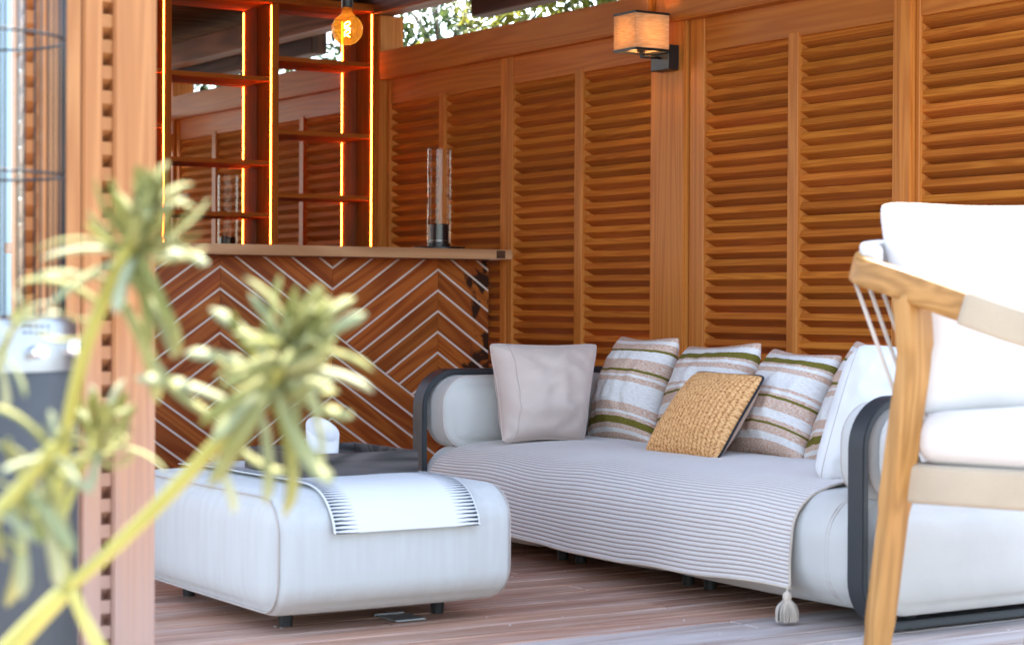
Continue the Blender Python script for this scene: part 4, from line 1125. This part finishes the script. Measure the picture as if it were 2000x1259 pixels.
for b0, b1 in ((0.006, -0.004), (WD - 0.006, WD + 0.004)):
    leg([(0.0, b1, 0.0), (0.018, b1, 0.15), (0.045, b0, 0.40), (0.072, b0, 0.6), (0.09, b0, 0.74), (0.082, b0, 0.86)], [0.82] * 9 + [0.9] * 8 + [1.0] * 8 + [1.0] * 8 + [1.1] * 8, (0.021, 0.034))
    leg([(0.68, b1, 0.0), (0.67, b1, 0.2), (0.645, b0, 0.45), (0.63, b0, 0.60), (0.635, b0, 0.71)], [0.8] * 33, (0.021, 0.034))
# woven seat frame
def bar_(name, a0, a1, b0, b1, z0, z1, mat, r=0.012):
    c = [ch(a0, b0, z0), ch(a1, b0, z0), ch(a1, b1, z0), ch(a0, b1, z0)]
    me = rbox_mesh(name, (a0, b0, z0), (a1, b1, z1), r, n=4)
    for vtx in me.vertices: vtx.co = ch(*vtx.co)
    me.flip_normals()
    return link(name, me, mat, chair)
bar_('seat_frame', 0.06, 0.63, 0.012, 0.052, 0.424, 0.506, M['rope'])
bar_('seat_frame', 0.06, 0.63, WD - 0.052, WD - 0.012, 0.424, 0.506, M['rope'])
bar_('seat_frame', 0.05, 0.09, 0.053, WD - 0.053, 0.424, 0.505, M['rope'])
bar_('seat_frame', 0.60, 0.645, 0.053, WD - 0.053, 0.424, 0.505, M['rope'])
bar_('seat_webbing', 0.09, 0.60, 0.053, WD - 0.053, 0.47, 0.50, M['rope'], 0.01)
me = rbox_mesh('seat_cushion', (0.075, 0.018, 0.507), (0.64, WD - 0.018, 0.612), 0.045, n=8, bulge=(0, 0, 0.015))
for vtx in me.vertices: vtx.co = ch(*vtx.co)
me.flip_normals(); link('seat_cushion', me, M['chair_pad'], chair)
for k in range(9):
    b = 0.06 + 0.48 * k / 8
    tube('back_cord', [ch(-0.088 + 0.04 * abs(b - 0.3) * 0.5, b, 0.905), ch(0.07, 0.08 + 0.44 * k / 8, 0.50)], 0.0045, M['cord_light'], chair, n=6)
bk = spline([ch(-0.070 + 0.04, 0.05, 0.935), ch(-0.066, 0.11, 0.948), ch(-0.076, 0.2, 0.955), ch(-0.078, 0.3, 0.957), ch(-0.076, 0.4, 0.955), ch(-0.066, 0.49, 0.948), ch(-0.03, 0.55, 0.935)], 6)
tube('back_bolster', bk, 1.0, M['chair_white'], chair, n=16, flat=(0.022, 0.026))
cpl = [pd(1795, 815, 4.2), pd(2120, 815, 4.36), pd(2085, 398, 4.5), pd(1710, 390, 4.28)]
pillow('pillow', cpl, 0.24, M['chair_white'], 'large white canvas pillow standing in the teak armchair', cat='pillow', wr=0.012, wsc=8, seed=6.6, pinch=0.05)

# ------------------------------------------------------------------ patio heater
hd = 3.35; hc = pd(-58, 600, hd); hc.z = 0
HR = (pd(148, 600, hd) - pd(-58, 600, hd)).length
ht = thing('patio_heater', hc, 'round patio heater with dark steel body, chrome control head and wire cage', 'heater')
zt0 = pd(100, 722, hd).z; zt1 = pd(100, 618, hd).z
lathe('body', [(HR * 1.0, 0.0), (HR * 1.01, 0.02), (HR * 1.01, zt0 - 0.012), (HR * 0.97, zt0)], hc, M['heater_black'], ht, 64)
chead = lathe('control_head', [(HR * 0.985, zt0), (HR * 0.985, zt1 - 0.015), (HR * 0.96, zt1 - 0.004), (HR * 0.90, zt1), (HR * 0.3, zt1 + 0.002)], hc, M['steel'], ht, 64)
cr = (pd(122, 400, hd) - pd(-58, 400, hd)).length
vd = Vector((-hc.x, -hc.y, 0)).normalized()
va = math.atan2(vd.y, vd.x)
for k in range(28):
    a = 2 * math.pi * k / 28 + 0.05
    tube('cage_bar', [hc + Vector((cr * math.cos(a), cr * math.sin(a), zt1)), hc + Vector((cr * math.cos(a), cr * math.sin(a), 1.75))], 0.0024, M['black_metal'], ht, n=6)
for zz in (pd(0, 328, hd - HR).z, pd(0, 48, hd - HR).z, 1.62, 1.75):
    tube('cage_ring', [hc + Vector((cr * math.cos(2 * math.pi * k / 48), cr * math.sin(2 * math.pi * k / 48), zz)) for k in range(49)], 0.0026, M['black_metal'], ht, n=6, cap=False)
lathe('glass_tube', [(cr * 0.55, zt1), (cr * 0.55, 1.73)], hc, M['clear'], ht, 40)
lathe('cap', [(cr * 1.05, 1.752), (cr * 1.05, 1.78), (cr * 0.5, 1.84), (0.001, 1.86)], hc, M['heater_black'], ht, 48)
def knob(ang, z, r, ln, mat, nm):
    d = Vector((math.cos(ang), math.sin(ang), 0)); c0 = hc + d * (HR * 0.98) + Vector((0, 0, z))
    tube(nm, [c0, c0 + d * ln * 0.2, c0 + d * ln], [r * 1.1, r, r * 0.92], mat, chead, n=20)
def ang_of(u):
    # angle on the drum seen at column u
    s = (u + 58) / 206.0
    s = max(-0.99, min(0.99, s)); rt = Vector((RGT.x, RGT.y, 0)).normalized()
    d = rt * s + vd * math.sqrt(1 - s * s); return math.atan2(d.y, d.x)
knob(ang_of(80), pd(90, 684, hd).z, 0.011, 0.026, M['chrome'], 'knob')
knob(ang_of(146), pd(150, 678, hd).z, 0.016, 0.022, M['chrome'], 'knob')
for r_ in range(2):
    for c_ in range(5):
        a = ang_of(58 + c_ * 13); z = pd(90, 636 + r_ * 11, hd).z
        d = Vector((math.cos(a), math.sin(a), 0)); t_ = Vector((-d.y, d.x, 0)); c0 = hc + d * (HR * 0.985 + 0.0006) + Vector((0, 0, z))
        mk('vent_slot', [c0 - t_ * 0.0035 + Vector((0, 0, -0.0018)), c0 + t_ * 0.0035 + Vector((0, 0, -0.0018)), c0 + t_ * 0.0035 + Vector((0, 0, 0.0018)), c0 - t_ * 0.0035 + Vector((0, 0, 0.0018))], [(0, 1, 2, 3)], M['black_metal'], chead)

# ------------------------------------------------------------------ foreground succulent shrub
M['leaf'] = leafmat('succulent_leaf', (0.25, 0.245, 0.06), (0.42, 0.41, 0.19), 0.3, 0.7)
M['leaf2'] = leafmat('succulent_leaf_blue', (0.32, 0.335, 0.16), (0.50, 0.515, 0.34), 0.25, 0.65)
M['stem'] = leafmat('succulent_stem', (0.36, 0.32, 0.07), (0.52, 0.48, 0.15), 0.15, 0.5)
def leaf_mesh(L, W, curl, tip, mat, nm='leaf'):
    v, f = [], []; N = 9
    for i in range(N + 1):
        t = i / N
        w = W * (0.42 + 0.58 * t ** 0.8) * (1 if t < 0.8 else math.sqrt(max(0.02, 1 - ((t - 0.8) / 0.2) ** 2)))
        if tip: w = W * math.sin(math.pi * min(1, 0.12 + t * 0.86)) ** 0.75
        x = L * t * math.cos(curl * t); z = L * t * math.sin(curl * t) 
        th = 0.0022 * (1 - 0.6 * t)
        v += [(x, -w, z + 0.18 * w), (x, 0, z - 0.1 * w + th), (x, w, z + 0.18 * w), (x, 0, z - 0.25 * w - th)]
    for i in range(N):
        a = i * 4
        for k in range(4): f.append((a + k, a + (k + 1) % 4, a + 4 + (k + 1) % 4, a + 4 + k))
    f.append((0, 3, 2, 1)); f.append((N * 4, N * 4 + 1, N * 4 + 2, N * 4 + 3))
    me = bpy.data.meshes.new(nm); me.from_pydata(v, [], f); me.update()
    for p in me.polygons: p.use_smooth = True
    me.materials.append(mat); return me
LM = [leaf_mesh(0.074, 0.0066, 0.45, False, M['leaf']), leaf_mesh(0.082, 0.0074, -0.35, False, M['leaf2']), leaf_mesh(0.066, 0.0060, 0.8, True, M['leaf']), leaf_mesh(0.088, 0.0064, -0.7, False, M['leaf'])]
def place_leaf(me, parent, base, d, up, s, roll):
    d = d.normalized(); up = (up - d * up.dot(d))
    up = up.normalized() if up.length > 1e-4 else d.orthogonal().normalized()
    q = Matrix((d, up.cross(d) * 1.0, up)).transposed()
    o = bpy.data.objects.new('leaf', me); COL.objects.link(o); o.parent = parent
    m = Matrix.Translation(base) @ (q @ Matrix.Rotation(roll, 3, 'X')).to_4x4() @ Matrix.Scale(s, 4)
    o.matrix_basis = Matrix.Translation(-Vector(parent.location)) @ m
    return o
def rosette(parent, c, axis, n, s, rng, spread=1.0, meshes=(0, 0, 1, 2, 3), stem_len=0.045):
    axis = axis.normalized(); e1 = axis.orthogonal().normalized(); e2 = axis.cross(e1)
    for k in range(n):
        t = (k + 0.5) / n
        a = k * 2.39996 + rng.uniform(-0.25, 0.25)
        tilt = (0.22 + 1.45 * t ** 1.1) * spread
        d = axis * math.cos(tilt) + (e1 * math.cos(a) + e2 * math.sin(a)) * math.sin(tilt)
        base = c - axis * stem_len * t * s
        place_leaf(LM[rng.choice(meshes)], parent, base, d, axis, s * rng.uniform(0.75, 1.12) * (0.72 + 0.35 * t), rng.uniform(-0.5, 0.5))
def shrub(label, base_px, d, stems, ros, extra, loc):
    t = thing('succulent_shrub', loc, label, 'shrub', 'leafy succulent stems in the foreground')
    for pts, r in stems:
        P = spline([pd(u, v_, d + dd) for (u, v_, dd) in pts], 6)
        tube('stem', P, [r[0] + (r[1] - r[0]) * i / (len(P) - 1) for i in range(len(P))], M['stem'], t, n=10)
    rng = random.Random(int(loc[0] * 1000) + 3)
    for (u, v_, dd, au, av, ad, n_, s, spd) in ros:
        ax = RGT * au + UPV * av - FWD * ad
        rosette(t, pd(u, v_, d + dd), ax, n_, s, rng, spd)
    for (u, v_, dd, u2, v2, dd2, s) in extra:
        b = pd(u, v_, d + dd); e = pd(u2, v2, d + dd2)
        place_leaf(LM[rng.choice((0, 1, 3))], t, b, e - b, UPV - FWD * 0.6, (e - b).length / 0.074, rng.uniform(-0.5, 0.5))
    return t
D = 2.05
shrub('yellow green succulent shrub with two tall leafy heads before the posts', None, D,
      [([(-40, 1330, 0.02), (50, 1232, 0.02), (132, 1148, 0.0)], (0.0125, 0.0095)),
       ([(132, 1148, 0.0), (230, 1062, -0.01), (330, 965, -0.02), (420, 868, -0.03), (492, 782, -0.04), (560, 700, -0.05)], (0.0066, 0.0088)),
       ([(132, 1148, 0.0), (112, 1040, 0.02), (116, 930, 0.03), (138, 800, 0.02), (170, 670, 0.0), (215, 560, -0.02), (268, 440, -0.04)], (0.0062, 0.0078)),
       ([(140, 1150, 0.0), (165, 1210, 0.0), (215, 1300, 0.0)], (0.0062, 0.007)),
       ([(112, 1040, 0.02), (150, 930, 0.05), (190, 850, 0.06)], (0.004, 0.006))],
      [(580, 676, -0.05, 0.45, 0.62, 0.5, 70, 1.25, 1.0), (278, 425, -0.04, 0.22, 0.75, 0.45, 60, 1.12, 1.05), (196, 838, 0.06, 0.15, 0.8, 0.5, 36, 0.9, 1.1)],
      [(520, 760, -.04, 640, 960, -.06, 1), (470, 800, -.03, 300, 700, -.05, 1), (450, 830, -.03, 262, 757, -.03, 1), (500, 780, -.04, 560, 960, -.05, 1), (440, 850, -.03, 545, 975, -.04, 1), (560, 740, -.05, 690, 835, -.07, 1),
       (540, 750, -.04, 610, 1010, -.08, 1), (410, 880, -.03, 480, 990, -.02, 1), (250, 480, -.03, 395, 520, -.04, 1), (240, 500, -.03, 385, 620, -.05, 1), (230, 520, -.03, 372, 655, -.02, 1), (215, 560, -.02, 350, 730, -.04, 1),
       (220, 550, -.02, 90, 500, -.05, 1), (200, 600, -.01, 70, 480, -.02, 1), (240, 500, -.03, 120, 400, -.04, 1), (190, 620, 0, 100, 650, -.05, 1), (176, 660, 0, 60, 690, -.02, 1)],
      pd(132, 1400, D))
D2 = 1.85
shrub('pale sunlit succulent stem with long slender leaves in the lower corner', None, D2,
      [([(-60, 1060, 0), (10, 985, 0), (60, 930, -0.01), (108, 868, -0.02)], (0.0085, 0.0065))],
      [(112, 862, -0.02, 0.35, 0.75, 0.3, 14, 0.62, 1.2)],
      [(20, 975, 0, 70, 1130, -.03, 1), (40, 955, 0, 105, 1085, -.02, 1), (60, 930, 0, 95, 1060, 0, 1), (30, 960, 0, 75, 1170, -.02, 1), (-10, 1000, 0, 60, 1020, -.04, 1), (70, 915, 0, 20, 830, -.03, 1), (50, 940, 0, -20, 850, -.02, 1), (30, 960, 0, -30, 900, -.01, 1),
       (80, 905, 0, 150, 1060, -.02, 1), (90, 890, 0, 165, 980, -.04, 1), (95, 880, 0, 40, 770, -.02, 1), (75, 910, 0, 160, 935, -.03, 1), (-20, 1010, 0, 30, 1120, -.02, 1), (0, 990, 0, -30, 1110, 0, 1), (55, 935, 0, 150, 1130, .01, 1), (45, 950, 0, 130, 1020, -.06, 1)],
      pd(-60, 1330, D2))
D3 = 1.95
shrub('small yellow flowered sprig rising in front of the heater', None, D3,
      [([(-90, 900, 0), (-40, 780, 0), (0, 700, 0), (40, 610, 0)], (0.004, 0.003))],
      [(48, 600, 0, 0.3, 0.8, 0.4, 9, 0.42, 1.0)],
      [(5, 690, 0, 62, 745, -.02, 1), (0, 700, 0, 20, 790, 0, 1), (20, 650, 0, 85, 590, -.02, 1), (10, 670, 0, 50, 640, -.04, 1), (-5, 690, 0, 28, 600, -.02, 1), (15, 660, 0, -20, 610, 0, 1)],
      pd(-90, 1330, D3))

# ------------------------------------------------------------------ trees behind the long wall
M['tree_leaf'] = leafmat('tree_leaf', (0.055, 0.085, 0.02), (0.30, 0.30, 0.055), 0.45, 0.35)
M['tree_leaf_dark'] = leafmat('tree_leaf_dark', (0.03, 0.055, 0.02), (0.10, 0.14, 0.04), 0.4, 0.35)
M['tree_far'] = leafmat('tree_leaf_far', (0.16, 0.18, 0.12), (0.34, 0.33, 0.22), 0.4, 0.5)
M['bark'] = wood('bark', (0.06, 0.045, 0.032), (0.17, 0.135, 0.10), 'z', 30, 4, 0.9, 0.05)
def tree(loc, h, crown, nleaf, lsize, mat, label, seed, trunk_r=0.06):
    rng = random.Random(seed)
    t = thing('garden_tree', loc, label, 'tree', 'trees behind the long wall')
    L = Vector(loc)
    tp_ = [L, L + Vector((rng.uniform(-.1, .1), rng.uniform(-.1, .1), h * 0.4)), L + Vector((rng.uniform(-.2, .2), rng.uniform(-.2, .2), h * 0.8))]
    tube('trunk', spline(tp_, 6), [trunk_r * (1 - 0.6 * i / 12) for i in range(13)], M['bark'], t, n=10)
    ends = []
    for k in range(10):
        b = tp_[1].lerp(tp_[2], rng.random())
        e = Vector((crown[0] + rng.uniform(-1, 1) * crown[3], crown[1] + rng.uniform(-1, 1) * crown[4], crown[2] + rng.uniform(-1, 1) * crown[5]))
        m_ = b.lerp(e, 0.5) + Vector((0, 0, 0.15)); ends.append((b, m_, e))
        tube('limb', spline([b, m_, e], 5), [0.02 * (1 - 0.75 * i / 10) for i in range(11)], M['bark'], t, n=6)
    v, f = [], []
    tw_v, tw_f = [], []
    ntw = max(1, nleaf // 14)
    for k in range(ntw):
        while True:
            q = Vector((rng.uniform(-1, 1), rng.uniform(-1, 1), rng.uniform(-1, 1)))
            if q.length < 1: break
        c = Vector((crown[0] + q.x * crown[3], crown[1] + q.y * crown[4], crown[2] + q.z * crown[5]))
        if noise.noise(c * 1.4 + Vector((seed, 0, 0))) < -0.18: continue
        dr = Vector((rng.uniform(-1, 1), rng.uniform(-1, 1), rng.uniform(-0.5, 1))).normalized()
        TL_ = lsize * 6
        i0 = len(tw_v); sd_ = dr.orthogonal().normalized() * 0.0025; s2 = dr.cross(sd_)
        tw_v += [c + sd_, c - sd_ * 0.5 + s2 * 0.8, c - sd_ * 0.5 - s2 * 0.8, c + dr * TL_]
        tw_f += [(i0, i0 + 1, i0 + 3), (i0 + 1, i0 + 2, i0 + 3), (i0 + 2, i0, i0 + 3)]
        for j in range(14):
            p = c + dr * TL_ * (j + 1) / 14
            d = (dr * 0.4 + Vector((rng.gauss(0, 1), rng.gauss(0, 1), rng.gauss(-0.2, 0.8)))).normalized()
            up = Vector((rng.gauss(0, .5), rng.gauss(0, .5), 1)); up = (up - d * up.dot(d)).normalized(); sd2 = d.cross(up)
            l = lsize * rng.uniform(0.7, 1.25); w = l * 0.23
            i = len(v)
            v += [p, p + d * l * 0.35 + sd2 * w + up * w * 0.25, p + d * l - up * l * 0.12, p + d * l * 0.35 - sd2 * w + up * w * 0.25, p + d * l * 0.4]
            f += [(i, i + 1, i + 4), (i + 1, i + 2, i + 4), (i + 2, i + 3, i + 4), (i + 3, i, i + 4)]
    cr_ = mk('crown', v, f, mat, t); 
    if tw_v: mk('twigs', tw_v, tw_f, M['bark'], t)['kind'] = 'stuff'
    cr_['kind'] = 'stuff'
    return t
tree((6.2, 8.9, -0.15), 2.6, (6.1, 8.9, 2.35, 0.7, 0.9, 0.8), 7000, 0.085, M['tree_leaf'], 'sunlit broadleaf tree just behind the bar corner of the wall', 11)
tree((6.3, 6.7, -0.15), 3.0, (6.1, 6.9, 2.75, 0.6, 0.8, 0.55), 2600, 0.085, M['tree_leaf_dark'], 'dark leaved tree hanging over the wall near the lamp', 12)
tree((6.6, 11.2, -0.15), 3.4, (6.3, 11.2, 2.6, 0.9, 1.4, 1.0), 4200, 0.085, M['tree_leaf_dark'], 'dark evergreen tree beyond the mirrored corner', 13)
tree((14.5, 16.5, -0.15), 6.0, (14.5, 16.5, 3.6, 2.6, 3.4, 2.4), 12000, 0.10, M['tree_far'], 'pale distant tree against the bright sky', 14, 0.14)
tree((6.2, 4.6, -0.15), 3.0, (6.25, 4.6, 2.5, 0.8, 1.7, 0.9), 6500, 0.085, M['tree_leaf_dark'], 'leafy tree outside the open end of the wall', 15)
